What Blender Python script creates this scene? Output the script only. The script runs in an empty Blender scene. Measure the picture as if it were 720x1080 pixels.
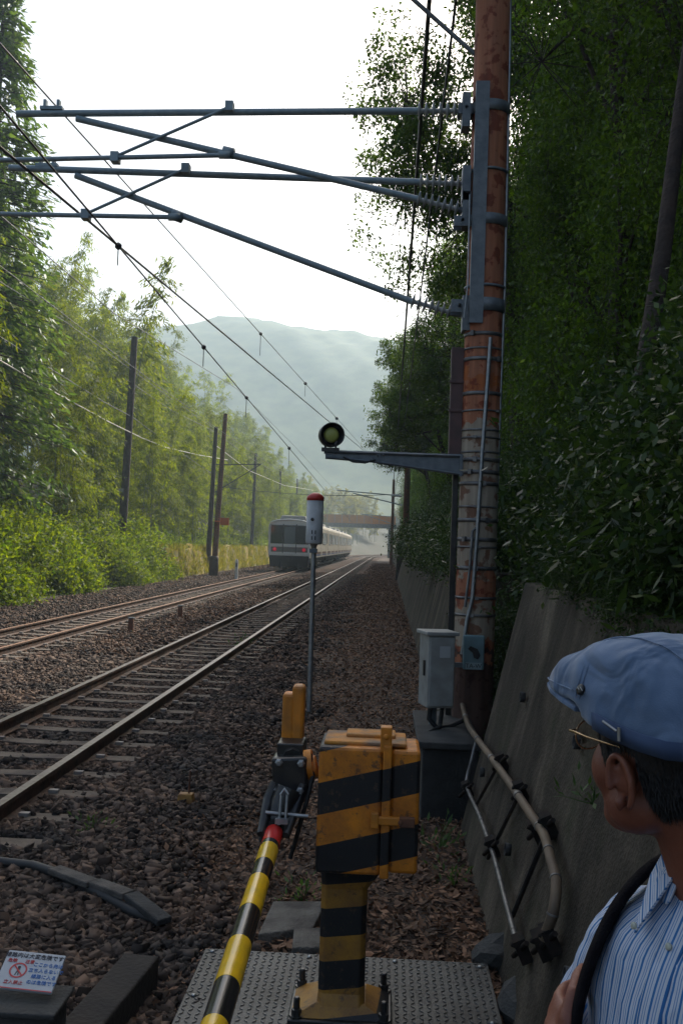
import bpy, bmesh, math, random
import numpy as np
from mathutils import Vector, Matrix, Euler

random.seed(7)
rng = np.random.default_rng(7)
R = math.radians
scene = bpy.context.scene

# ------------------------------------------------------------------ camera
CAM = Vector((0.0, 0.0, 2.0))
yaw, pitch, roll = R(2.67), R(1.93), R(2.0)
fw = Vector((-math.sin(yaw)*math.cos(pitch), math.cos(yaw)*math.cos(pitch), math.sin(pitch)))
r0 = Vector((math.cos(yaw), math.sin(yaw), 0.0))
u0 = r0.cross(fw)
rt = r0*math.cos(roll) + u0*math.sin(roll)
up = -r0*math.sin(roll) + u0*math.cos(roll)
cd = bpy.data.cameras.new('camera'); cam = bpy.data.objects.new('camera', cd)
scene.collection.objects.link(cam)
cam.matrix_world = Matrix(((rt.x, up.x, -fw.x, CAM.x), (rt.y, up.y, -fw.y, CAM.y), (rt.z, up.z, -fw.z, CAM.z), (0, 0, 0, 1)))
cd.sensor_fit = 'VERTICAL'; cd.sensor_height = 36.0; cd.lens = 35.0
cd.clip_start = 0.05; cd.clip_end = 5000
scene.camera = cam
FPX = 1050.0

def ray(px, py):
    return fw + rt*((px-360)/FPX) + up*((540-py)/FPX)
def P(px, py, D):            # survey a point of the photograph at depth D along the line
    r = ray(px, py); return CAM + r*(D/r.y)
def PX(px, py, X):
    r = ray(px, py); return CAM + r*(X/r.x)
def PZ(px, py, z=0.0):
    r = ray(px, py); return CAM + r*((z-CAM.z)/r.z)

# ------------------------------------------------------------------ light
SUN_EL, SUN_AZ = R(40), R(24)      # azimuth measured from +Y towards +X
world = bpy.data.worlds.new("World"); scene.world = world; world.use_nodes = True
wn = world.node_tree; wn.nodes.clear()
sky = wn.nodes.new('ShaderNodeTexSky'); sky.sky_type = 'NISHITA'; sky.sun_disc = False
sky.sun_elevation = SUN_EL; sky.sun_rotation = SUN_AZ
sky.air_density = 1.0; sky.dust_density = 6.0; sky.ozone_density = 0.5
bg = wn.nodes.new('ShaderNodeBackground'); bg.inputs['Strength'].default_value = 0.15
wo = wn.nodes.new('ShaderNodeOutputWorld')
wn.links.new(sky.outputs[0], bg.inputs['Color']); wn.links.new(bg.outputs[0], wo.inputs['Surface'])
sd = bpy.data.lights.new('sun', 'SUN'); sun = bpy.data.objects.new('sun', sd); scene.collection.objects.link(sun)
sd.energy = 4.4; sd.angle = R(0.6); sd.color = (1.0, 0.95, 0.86)
sv = Vector((math.sin(SUN_AZ)*math.cos(SUN_EL), math.cos(SUN_AZ)*math.cos(SUN_EL), math.sin(SUN_EL)))
sun.rotation_euler = sv.to_track_quat('Z', 'Y').to_euler(); sun.location = (20, 40, 60)
scene.view_settings.view_transform = 'Standard'; scene.view_settings.look = 'None'
scene.view_settings.gamma = 1.0; scene.view_settings.use_curve_mapping = False
scene.view_settings.exposure = 0.5
try:
    scene.cycles.volume_bounces = 1; scene.cycles.max_bounces = 6
    scene.cycles.transparent_max_bounces = 8; scene.cycles.caustics_reflective = False; scene.cycles.caustics_refractive = False
except Exception: pass

# ------------------------------------------------------------------ materials
def mat(name, col, rough=0.7, metal=0.0, col2=None, scale=8.0, bump=0.0, bscale=40.0, detail=5.0, island=0.0, spec=0.5, lo=0.35, hi=0.65):
    m = bpy.data.materials.new(name); m.use_nodes = True
    nt = m.node_tree; b = nt.nodes['Principled BSDF']
    b.inputs['Base Color'].default_value = (*col, 1); b.inputs['Roughness'].default_value = rough
    b.inputs['Metallic'].default_value = metal; b.inputs['Specular IOR Level'].default_value = spec
    tc = nt.nodes.new('ShaderNodeTexCoord')
    out = None
    if col2 is not None:
        n = nt.nodes.new('ShaderNodeTexNoise'); n.inputs['Scale'].default_value = scale; n.inputs['Detail'].default_value = detail
        nt.links.new(tc.outputs['Object'], n.inputs['Vector'])
        rp = nt.nodes.new('ShaderNodeValToRGB'); rp.color_ramp.elements[0].position = lo; rp.color_ramp.elements[1].position = hi
        rp.color_ramp.elements[0].color = (*col, 1); rp.color_ramp.elements[1].color = (*col2, 1)
        nt.links.new(n.outputs['Fac'], rp.inputs['Fac']); out = rp.outputs['Color']
    if island > 0:
        g = nt.nodes.new('ShaderNodeNewGeometry')
        mr = nt.nodes.new('ShaderNodeMapRange'); mr.inputs['To Min'].default_value = 1-island; mr.inputs['To Max'].default_value = 1+island
        nt.links.new(g.outputs['Random Per Island'], mr.inputs['Value'])
        hs = nt.nodes.new('ShaderNodeHueSaturation')
        hs.inputs['Color'].default_value = (*col, 1)
        if out: nt.links.new(out, hs.inputs['Color'])
        nt.links.new(mr.outputs[0], hs.inputs['Value']); out = hs.outputs['Color']
    if out: nt.links.new(out, b.inputs['Base Color'])
    if bump > 0:
        n2 = nt.nodes.new('ShaderNodeTexNoise'); n2.inputs['Scale'].default_value = bscale; n2.inputs['Detail'].default_value = 6
        nt.links.new(tc.outputs['Object'], n2.inputs['Vector'])
        bp = nt.nodes.new('ShaderNodeBump'); bp.inputs['Strength'].default_value = bump; bp.inputs['Distance'].default_value = 0.02
        nt.links.new(n2.outputs['Fac'], bp.inputs['Height']); nt.links.new(bp.outputs[0], b.inputs['Normal'])
    return m

def leafmat(name, c1, c2, trans=0.45, rough=0.45, c3=None, var=(0.75, 1.25)):
    m = bpy.data.materials.new(name); m.use_nodes = True; nt = m.node_tree; nt.nodes.clear()
    o = nt.nodes.new('ShaderNodeOutputMaterial')
    g = nt.nodes.new('ShaderNodeNewGeometry'); rp = nt.nodes.new('ShaderNodeValToRGB')
    rp.color_ramp.elements[0].color = (*c1, 1); rp.color_ramp.elements[1].color = (*c2, 1)
    if c3:
        e = rp.color_ramp.elements.new(0.96); e.color = (*c2, 1); rp.color_ramp.elements[2].color = (*c3, 1)
    nt.links.new(g.outputs['Random Per Island'], rp.inputs['Fac'])
    oi = nt.nodes.new('ShaderNodeObjectInfo'); mr = nt.nodes.new('ShaderNodeMapRange')
    mr.inputs['To Min'].default_value = var[0]; mr.inputs['To Max'].default_value = var[1]
    nt.links.new(oi.outputs['Random'], mr.inputs['Value'])
    hs = nt.nodes.new('ShaderNodeHueSaturation'); nt.links.new(rp.outputs[0], hs.inputs['Color']); nt.links.new(mr.outputs[0], hs.inputs['Value'])
    b = nt.nodes.new('ShaderNodeBsdfPrincipled'); b.inputs['Roughness'].default_value = rough; b.inputs['Specular IOR Level'].default_value = 0.22
    t = nt.nodes.new('ShaderNodeBsdfTranslucent')
    hs2 = nt.nodes.new('ShaderNodeHueSaturation'); hs2.inputs['Value'].default_value = 1.7; hs2.inputs['Hue'].default_value = 0.485; hs2.inputs['Saturation'].default_value = 1.1
    nt.links.new(hs.outputs[0], hs2.inputs['Color']); nt.links.new(hs2.outputs[0], t.inputs['Color'])
    nt.links.new(hs.outputs[0], b.inputs['Base Color'])
    mx = nt.nodes.new('ShaderNodeMixShader'); mx.inputs[0].default_value = trans
    nt.links.new(b.outputs[0], mx.inputs[1]); nt.links.new(t.outputs[0], mx.inputs[2]); nt.links.new(mx.outputs[0], o.inputs['Surface'])
    return m

M = {}
M['black'] = mat('black_paint', (0.012, 0.012, 0.014), 0.35, 0, (0.03, 0.028, 0.025), 14, 0.1)
M['steel'] = mat('galvanised_steel', (0.25, 0.27, 0.28), 0.45, 0.8, (0.36, 0.37, 0.37), 20, 0.1)
M['darksteel'] = mat('dark_grey_steel', (0.11, 0.13, 0.145), 0.5, 0.2, (0.17, 0.19, 0.20), 14, 0.15)
M['armsteel'] = mat('bluish_grey_pipe_glare', (0.20, 0.27, 0.31), 0.45, 0.1, (0.26, 0.33, 0.36), 20, 0.1)  # bluish grey, lightened in the colour to imitate lens glare and haze
M['boxwhite'] = mat('white_marker_paint', (0.50, 0.51, 0.50), 0.4, 0, (0.42, 0.42, 0.41), 12)
M['boxgrey'] = mat('light_grey_paint', (0.32, 0.33, 0.31), 0.5, 0, (0.24, 0.24, 0.22), 9, 0.1)
M['concrete'] = mat('concrete', (0.24, 0.23, 0.21), 0.9, 0, (0.13, 0.125, 0.11), 6, 0.5, 60)
M['darkconcrete'] = mat('dark_concrete', (0.055, 0.055, 0.052), 0.9, 0, (0.028, 0.028, 0.027), 5, 0.5, 50)
M['white'] = mat('white_paint', (0.75, 0.75, 0.73), 0.4, 0, (0.66, 0.66, 0.63), 10)
M['red'] = mat('red_paint', (0.5, 0.03, 0.02), 0.4)
M['wire'] = mat('wire', (0.05, 0.055, 0.06), 0.5, 0.5)
M['wirelight'] = mat('pale_wire', (0.55, 0.53, 0.45), 0.5, 0.0)
M['rubber'] = mat('rubber', (0.015, 0.015, 0.015), 0.6)
M['rust'] = mat('rust', (0.20, 0.085, 0.045), 0.85, 0.2, (0.09, 0.045, 0.03), 14, 0.3)
M['railtop'] = mat('polished_rail', (0.20, 0.18, 0.16), 0.42, 0.9, (0.13, 0.10, 0.085), 20)
M['railside'] = mat('rusty_rail', (0.10, 0.05, 0.03), 0.8, 0.1, (0.045, 0.028, 0.02), 10, 0.3)
M['farrailtop'] = mat('rusty_rail_head', (0.30, 0.17, 0.10), 0.6, 0.4, (0.18, 0.09, 0.05), 20)
M['poleblack'] = mat('weathered_pole', (0.075, 0.055, 0.045), 0.85, 0, (0.04, 0.032, 0.028), 6, 0.4)
M['bark'] = mat('bark', (0.055, 0.036, 0.027), 0.9, 0, (0.03, 0.021, 0.017), 9, 0.8, 30)
M['culm'] = mat('bamboo_culm', (0.20, 0.22, 0.10), 0.6, 0, (0.10, 0.13, 0.06), 3)
M['leafA'] = leafmat('broad_leaf', (0.035, 0.075, 0.015), (0.09, 0.15, 0.025), 0.45)
M['leafdark'] = leafmat('dark_broad_leaf', (0.032, 0.07, 0.010), (0.09, 0.165, 0.022), 0.45, 0.42, (0.17, 0.24, 0.05), (.55, 1.7))
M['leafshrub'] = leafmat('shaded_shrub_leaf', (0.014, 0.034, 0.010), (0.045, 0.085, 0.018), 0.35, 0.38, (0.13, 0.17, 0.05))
M['leafbam'] = leafmat('bamboo_leaf', (0.048, 0.09, 0.006), (0.175, 0.215, 0.014), 0.55, 0.6, None, (.65, 1.3))
M['leafhedge'] = leafmat('shrub_leaf', (0.042, 0.09, 0.007), (0.165, 0.22, 0.015), 0.5, 0.6, None, (.6, 1.3))
M['leafyel'] = leafmat('yellow_leaf', (0.12, 0.14, 0.02), (0.22, 0.2, 0.035), 0.5, 0.5)

# ------------------------------------------------------------------ mesh builder
class MB:
    def __init__(s): s.v = []; s.f = []; s.m = []; s.sm = []
    def add(s, vs, fs, mi=0, smooth=False):
        o = len(s.v); s.v += [tuple(v) for v in vs]
        for f in fs: s.f.append(tuple(i+o for i in f)); s.m.append(mi); s.sm.append(smooth)
        return s
    def box(s, c, size, rot=None, mi=0, taper=1.0):
        sx, sy, sz = size[0]/2, size[1]/2, size[2]/2; c = Vector(c)
        vs = []
        for z in (-1, 1):
            t = taper if z == 1 else 1.0
            for x, y in ((-1, -1), (1, -1), (1, 1), (-1, 1)):
                p = Vector((x*sx*t, y*sy*t, z*sz))
                if rot is not None: p = rot @ p
                vs.append(c+p)
        return s.add(vs, [(3, 2, 1, 0), (4, 5, 6, 7), (0, 1, 5, 4), (1, 2, 6, 5), (2, 3, 7, 6), (3, 0, 4, 7)], mi)
    def tube(s, pts, rad, n=8, mi=0, caps=True, smooth=True):
        pts = [Vector(p) for p in pts]; k = len(pts)
        rad = [rad]*k if not isinstance(rad, (list, tuple)) else rad
        vs = []; nrm = None
        for i in range(k):
            t = (pts[min(i+1, k-1)]-pts[max(i-1, 0)]).normalized()
            if nrm is None:
                a = Vector((0, 0, 1)) if abs(t.z) < 0.9 else Vector((1, 0, 0)); nrm = t.cross(a).normalized()
            else:
                nrm = (nrm - t*nrm.dot(t)).normalized()
            b = t.cross(nrm)
            for j in range(n):
                an = 2*math.pi*j/n; vs.append(pts[i]+(nrm*math.cos(an)+b*math.sin(an))*rad[i])
        fs = [(i*n+j, i*n+(j+1) % n, (i+1)*n+(j+1) % n, (i+1)*n+j) for i in range(k-1) for j in range(n)]
        s.add(vs, fs, mi, smooth)
        if caps:
            s.add(vs[:n], [tuple(reversed(range(n)))], mi); s.add(vs[-n:], [tuple(range(n))], mi)
        return s
    def lathe(s, prof, o=(0, 0, 0), axis=(0, 0, 1), n=20, mi=0, smooth=True):   # prof: (radius, height)
        q = Vector((0, 0, 1)).rotation_difference(Vector(axis)); o = Vector(o); vs = []
        for r, h in prof:
            for j in range(n):
                a = 2*math.pi*j/n; vs.append(o + q @ Vector((r*math.cos(a), r*math.sin(a), h)))
        k = len(prof)
        fs = [(i*n+j, i*n+(j+1) % n, (i+1)*n+(j+1) % n, (i+1)*n+j) for i in range(k-1) for j in range(n)]
        fs.append(tuple(reversed(range(n)))); fs.append(tuple(range((k-1)*n, k*n)))
        return s.add(vs, fs, mi, smooth)
    def prism(s, poly, a, b, mi=0):          # poly: list of Vector offsets, extruded from a to b
        a = Vector(a); b = Vector(b); n = len(poly)
        vs = [a+Vector(p) for p in poly]+[b+Vector(p) for p in poly]
        fs = [tuple(reversed(range(n))), tuple(range(n, 2*n))]+[(i, (i+1) % n, n+(i+1) % n, n+i) for i in range(n)]
        return s.add(vs, fs, mi)
    def build(s, name, mats, parent=None, bevel=0.0, loc=None):
        me = bpy.data.meshes.new(name)
        vs = s.v
        if loc is not None: l = Vector(loc); vs = [tuple(Vector(v)-l) for v in s.v]
        me.from_pydata(vs, [], s.f)
        if not isinstance(mats, (list, tuple)): mats = [mats]
        for m in mats: me.materials.append(m)
        me.polygons.foreach_set('material_index', s.m); me.polygons.foreach_set('use_smooth', s.sm)
        bm = bmesh.new(); bm.from_mesh(me); bmesh.ops.recalc_face_normals(bm, faces=bm.faces[:]); bm.to_mesh(me); bm.free()
        ob = bpy.data.objects.new(name, me); scene.collection.objects.link(ob)
        if parent is not None: ob.parent = parent
        if loc is not None: ob.location = loc
        if bevel > 0:
            md = ob.modifiers.new('bevel', 'BEVEL'); md.width = bevel; md.segments = 2; md.limit_method = 'ANGLE'; md.angle_limit = R(40)
        return ob

def fastmesh(name, verts, faces, mats, mi=None, smooth=False):   # numpy arrays; faces (F,k)
    me = bpy.data.meshes.new(name); V = len(verts); F, k = faces.shape
    me.vertices.add(V); me.vertices.foreach_set('co', verts.astype(np.float32).ravel())
    me.loops.add(F*k); me.loops.foreach_set('vertex_index', faces.astype(np.int32).ravel())
    me.polygons.add(F); me.polygons.foreach_set('loop_start', (np.arange(F)*k).astype(np.int32))
    if mi is not None: me.polygons.foreach_set('material_index', mi.astype(np.int32))
    if smooth: me.polygons.foreach_set('use_smooth', np.ones(F, dtype=bool))
    for m in (mats if isinstance(mats, (list, tuple)) else [mats]): me.materials.append(m)
    me.update(calc_edges=True); me.validate()
    return me

def tag(o, label=None, cat=None, group=None, kind=None):
    if label: o['label'] = label
    if cat: o['category'] = cat
    if group: o['group'] = group
    if kind: o['kind'] = kind
    return o
def empty(name, loc=(0, 0, 0), label=None, cat=None, group=None, rz=0.0):
    o = bpy.data.objects.new(name, None); scene.collection.objects.link(o); o.location = loc; o.rotation_euler = (0, 0, rz)
    return tag(o, label, cat, group)
def obj(name, me, parent=None, loc=None):
    o = bpy.data.objects.new(name, me); scene.collection.objects.link(o)
    if parent is not None: o.parent = parent
    if loc is not None: o.location = loc
    return o
def adopt(parent, loc):      # children modelled in world coordinates: give the empty its base, keep them where they are
    pass
class Thing:                 # parts are modelled in world coordinates and stored relative to the base
    def __init__(s, name, base, label, cat, group=None):
        s.base = Vector(base); s.e = empty(name, s.base, label, cat, group)
    def part(s, name, mb, mats, bevel=0.0, parent=None):
        if parent is None:
            mb.v = [tuple(Vector(v)-s.base) for v in mb.v]; return mb.build(name, mats, s.e, bevel)
        mb.v = [tuple(Vector(v)-s.base) for v in mb.v]; return mb.build(name, mats, parent, bevel)

def children_of(o): return [c for c in bpy.data.objects if c.parent == o]
def copy_thing(o, kids, loc, rz=0.0, sc=1.0, label=None):
    c = o.copy(); scene.collection.objects.link(c); c.location = loc; c.rotation_euler = (0, 0, rz)
    c.scale = (sc, sc, sc) if not isinstance(sc, tuple) else sc
    if label: c['label'] = label
    for k in kids:
        d = k.copy(); scene.collection.objects.link(d); d.parent = c
    return c
# ================================================================== THE SETTING
TRX, FTX = -3.09, -6.6
def bend(Y):                      # the line curves to the right beyond the bridge
    return np.where(Y > 165, (np.asarray(Y, float)-165)**2/(2*420), 0.0)

def hnoise(x, y):
    return (np.sin(x*0.11+1.3)*np.cos(y*0.083+0.4) + 0.5*np.sin(x*0.27+y*0.19) + 0.25*np.sin(x*0.61-y*0.53+2.0))/1.75

def smooth(a, b, x):
    t = np.clip((x-a)/(b-a), 0, 1); return t*t*(3-2*t)

def height(X, Y):
    X = np.asarray(X, float); Y = np.asarray(Y, float)
    Xs = X - bend(Y)
    z = np.zeros_like(Xs+Y)
    bed = smooth(-1.05, -1.55, Xs)*smooth(-8.7, -8.2, Xs); z = z + 0.045*bed
    # left bank
    lb = np.clip(-Xs-12.2, 0, None); z = z + np.minimum(lb*0.42, 4+lb*0.16) + np.where(lb > 0, hnoise(X, Y)*np.minimum(lb*0.08, 1.2), 0)
    # right cut: wall, then steep wooded slope
    notch = 0.75*smooth(7.1, 7.3, Y)*(1-smooth(9.6, 9.8, Y))
    open_ = (1-smooth(1.6, 2.4, Y))*5.0
    e = 0.80 + notch + open_
    z = z + 1.70*np.clip((Xs-e)/0.44, 0, 1)
    rb = np.clip(Xs-e-0.62, 0, None)
    z = z + np.minimum(rb*1.0, 9+rb*0.45) + np.where(rb > 0, hnoise(X*1.7, Y*1.7)*np.minimum(rb*0.12, 1.2), 0)
    # mountain closing the valley
    m = np.exp(-((X+120)/210)**2)*1.0
    m = 92*m + 58*np.exp(-((X-190)/220)**2) + 4*hnoise(X*0.25, Y*0.3) + 2.2*hnoise(X*0.9, Y*0.7)
    z = z*(1-smooth(330, 420, Y)) + (m+32)*smooth(330, 600, Y)
    return z

xs = np.unique(np.concatenate([np.linspace(-700, -60, 60), np.linspace(-60, -12, 50), np.linspace(-12, -1.6, 30), np.linspace(-1.6, 2.6, 90), np.linspace(2.6, 40, 60), np.linspace(40, 700, 60)]))
ys = np.unique(np.concatenate([np.linspace(-60, 0, 20), np.linspace(0, 12, 70), np.linspace(12, 60, 60), np.linspace(60, 330, 90), np.linspace(330, 760, 90)]))
GX, GY = np.meshgrid(xs, ys); GZ = height(GX, GY)
nx, ny = len(xs), len(ys)
idx = np.arange(nx*ny).reshape(ny, nx)
F = np.stack([idx[:-1, :-1], idx[:-1, 1:], idx[1:, 1:], idx[1:, :-1]], -1).reshape(-1, 4)
V = np.stack([GX, GY, GZ], -1).reshape(-1, 3)
# material split: 0 soil/gravel, 1 forest floor, 2 forested mountain
fc = V[F].mean(1); fx = fc[:, 0]-bend(fc[:, 1])
mi = np.zeros(len(F), int); mi[(fx > -1.25) & (fx < 0.9)] = 3; mi[(fx < -10.7) | (fx > 0.8)] = 1; mi[fc[:, 1] > 345] = 2

def groundmat():
    m = bpy.data.materials.new('trackside_ground'); m.use_nodes = True; nt = m.node_tree; b = nt.nodes['Principled BSDF']
    b.inputs['Roughness'].default_value = 0.95; b.inputs['Specular IOR Level'].default_value = 0.2
    tc = nt.nodes.new('ShaderNodeTexCoord')
    vo = nt.nodes.new('ShaderNodeTexVoronoi'); vo.inputs['Scale'].default_value = 17
    nt.links.new(tc.outputs['Object'], vo.inputs['Vector'])
    r1 = nt.nodes.new('ShaderNodeValToRGB'); e = r1.color_ramp.elements
    e[0].color = (0.02, 0.016, 0.014, 1); e[1].color = (0.11, 0.085, 0.068, 1); e.new(0.5).color = (0.05, 0.038, 0.03, 1)
    sx = nt.nodes.new('ShaderNodeSeparateColor'); nt.links.new(vo.outputs['Color'], sx.inputs[0]); nt.links.new(sx.outputs[0], r1.inputs['Fac'])
    n = nt.nodes.new('ShaderNodeTexNoise'); n.inputs['Scale'].default_value = 0.8; n.inputs['Detail'].default_value = 6
    nt.links.new(tc.outputs['Object'], n.inputs['Vector'])
    r2 = nt.nodes.new('ShaderNodeValToRGB'); r2.color_ramp.elements[0].position = .4; r2.color_ramp.elements[1].position = .62
    r2.color_ramp.elements[0].color = (0.75, 0.72, 0.7, 1); r2.color_ramp.elements[1].color = (1.5, 1.0, 0.72, 1)
    nt.links.new(n.outputs['Fac'], r2.inputs['Fac'])
    mx = nt.nodes.new('ShaderNodeMix'); mx.data_type = 'RGBA'; mx.blend_type = 'MULTIPLY'; mx.inputs[0].default_value = 1
    nt.links.new(r1.outputs[0], mx.inputs[6]); nt.links.new(r2.outputs[0], mx.inputs[7]); nt.links.new(mx.outputs[2], b.inputs['Base Color'])
    bp = nt.nodes.new('ShaderNodeBump'); bp.inputs['Strength'].default_value = 0.9; bp.inputs['Distance'].default_value = 0.04
    nt.links.new(vo.outputs['Distance'], bp.inputs['Height']); bp.invert = True; nt.links.new(bp.outputs[0], b.inputs['Normal'])
    return m
M['ground'] = groundmat()
M['pathsoil'] = mat('brown_path_soil', (0.075, 0.044, 0.027), 0.95, 0, (0.038, 0.026, 0.018), 5, 0.9, 45)
M['forestfloor'] = mat('forest_floor', (0.03, 0.032, 0.015), 0.95, 0, (0.05, 0.045, 0.025), 2, 0.8, 6)
M['farforest'] = mat('distant_forest', (0.03, 0.055, 0.02), 0.95, 0, (0.075, 0.10, 0.035), 0.12, 1.0, 0.25)
ground = obj('ground', fastmesh('ground', V, F, [M['ground'], M['forestfloor'], M['farforest'], M['pathsoil']], mi, True)); tag(ground, kind='structure')

# crossing road under and behind the photographer
mb = MB(); mb.box((-3.2, 0.15, 0.05), (9.0, 4.3, 0.15))
road = mb.build('crossing_road', mat('asphalt', (0.05, 0.05, 0.052), 0.9, 0, (0.035, 0.035, 0.035), 8, 0.5, 120)); tag(road, kind='structure')

# ------------------------------------------------------------------ ballast stones (nobody could count them)
def stones(name, X, Y, Z, size, mats, r=None):
    N = len(X)
    base = np.array([[-1, -1, -1], [1, -1, -1], [1, 1, -1], [-1, 1, -1], [-1, -1, 1], [1, -1, 1], [1, 1, 1], [-1, 1, 1]], float)*0.5
    v = base[None]+rng.uniform(-0.34, 0.34, (N, 8, 3))
    v *= (size[:, None]*rng.uniform(0.6, 1.3, (N, 3)))[:, None, :]*np.array([1, 1, .75])
    a = rng.uniform(0, 6.28, N); c, s_ = np.cos(a), np.sin(a)
    t = rng.uniform(-0.7, 0.7, N); ct, st = np.cos(t), np.sin(t)
    x = v[:, :, 0]*ct[:, None]+v[:, :, 2]*st[:, None]; z = -v[:, :, 0]*st[:, None]+v[:, :, 2]*ct[:, None]; y = v[:, :, 1]
    xx = x*c[:, None]-y*s_[:, None]; yy = x*s_[:, None]+y*c[:, None]
    W = np.stack([xx+X[:, None], yy+Y[:, None], z+Z[:, None]], -1).reshape(-1, 3)
    f = np.array([[3, 2, 1, 0], [4, 5, 6, 7], [0, 1, 5, 4], [1, 2, 6, 5], [2, 3, 7, 6], [3, 0, 4, 7]])
    Fs = (f[None]+np.arange(N)[:, None, None]*8).reshape(-1, 4)
    return obj(name, fastmesh(name, W, Fs, mats))
M['stone'] = mat('ballast_stone', (0.040, 0.032, 0.027), 0.9, 0, (0.125, 0.080, 0.055), 1.5, 0, island=0.85, spec=0.3)
def scatter(n, y0, y1, power=1.6):     # denser near the camera, inside the seen wedge
    u = rng.uniform(0, 1, n); y = y0*(y1/y0)**(u**power) if False else y0+(y1-y0)*u**power
    x = rng.uniform(-0.50*1.0, 0.0, n)*(y+1.5)-0.2
    x = np.maximum(x, -10.5)
    x = np.where(x <= -10.4, rng.uniform(-10.5, -0.9, n), x)
    return x, y
x1, y1 = scatter(170000, 2.9, 16, 1.5); x2, y2 = scatter(60000, 15, 70, 1.2)
SX = np.concatenate([x1, x2]); SY = np.concatenate([y1, y2])
edge = -1.1+0.25*np.sin(SY*1.7)+rng.uniform(-0.35, 0.35, len(SX))
keep = (SX < edge) & ~((SX > -8.0) & (SY < 2.6))
tr = np.abs(np.abs(SX-TRX)-0.5335) < 0.07; tr |= np.abs(np.abs(SX-FTX)-0.5335) < 0.07
keep &= ~tr
inbed = (np.abs(SX-TRX) < 1.0) | (np.abs(SX-FTX) < 1.0)
sl = np.abs(((SY+0.31) % 0.62)-0.31) < 0.125
keep &= ~(inbed & sl & (rng.uniform(0, 1, len(SX)) < 0.93))
SX, SY = SX[keep], SY[keep]
SZ = height(SX, SY)+rng.uniform(-0.008, 0.03, len(SX))-np.where((np.abs(SX-TRX) < 0.5) | (np.abs(SX-FTX) < 0.95), 0.022, 0)
st = stones('ballast_stones', SX, SY, SZ, np.clip(rng.gamma(7, .0042, len(SX)), .016, .058)*np.where(SY > 15, 1.3, 1), M['stone'])
tag(st, 'dark grey and brown crushed stone ballast around the tracks', 'ballast', kind='stuff')

# leaf litter on the walkway and along the hedge
def leaves(centers, dirs, length, width, fold=0.25, upv=None):
    """each leaf one folded diamond (4 verts, one face); returns verts, faces"""
    N = len(centers); d = dirs/np.linalg.norm(dirs, axis=1, keepdims=True)
    r = rng.normal(size=(N, 3)) if upv is None else upv+rng.normal(size=(N, 3))*0.5
    s = np.cross(d, r); s /= np.linalg.norm(s, axis=1, keepdims=True)+1e-9
    nn = np.cross(s, d)
    L = length[:, None]; Wd = width[:, None]
    a = centers-d*L*0.5; b = centers-d*L*0.05+s*Wd*0.5-nn*L*fold*0.2; c = centers+d*L*0.5-nn*L*fold*0.4; e = centers-d*L*0.05-s*Wd*0.5-nn*L*fold*0.2
    v = np.stack([a, b, c, e], 1).reshape(-1, 3)
    f = np.arange(4*N).reshape(N, 4)
    return v, f
M['litter'] = mat('dry_leaf', (0.22, 0.115, 0.062), 0.85, 0, (0.10, 0.055, 0.03), 3, 0, island=0.6)
n = 130000
u = rng.uniform(0, 1, n); LY = 3.2+115*u**2.6; LX = rng.uniform(-1.5, 1.0, n)-0.15
m_ = rng.uniform(0, 1, n) < smooth(-1.7, -0.6, LX+0.3*np.sin(LY*2.1))
LX, LY = LX[m_], LY[m_]
# strip at the foot of the hedge and rusty drift between the tracks
n2 = 9000; HY = rng.uniform(20, 95, n2); HX = -10.2+rng.normal(0, 0.55, n2)
n3 = 22000; BY = rng.uniform(8, 42, n3); BX = -4.95+rng.normal(0, 0.5, n3)
LX = np.concatenate([LX, HX, BX]); LY = np.concatenate([LY, HY, BY])
ok = height(LX, LY) < 0.3; LX, LY = LX[ok], LY[ok]
N = len(LX); c = np.stack([LX, LY, height(LX, LY)+rng.uniform(0.004, 0.035, N)], -1)
d = rng.normal(size=(N, 3)); d[:, 2] *= 0.35
ln = rng.uniform(0.028, 0.075, N)*(1+np.clip(LY-12, 0, 80)*0.03)
v, f = leaves(c, d, ln, ln*rng.uniform(0.2, 0.55, N), 0.5, np.array([0, 0, 1.0]))
lt = obj('leaf_litter', fastmesh('leaf_litter', v, f, M['litter'])); tag(lt, 'dry brown fallen leaves and straw covering the trackside walkway', 'leaf litter', kind='stuff')

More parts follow.
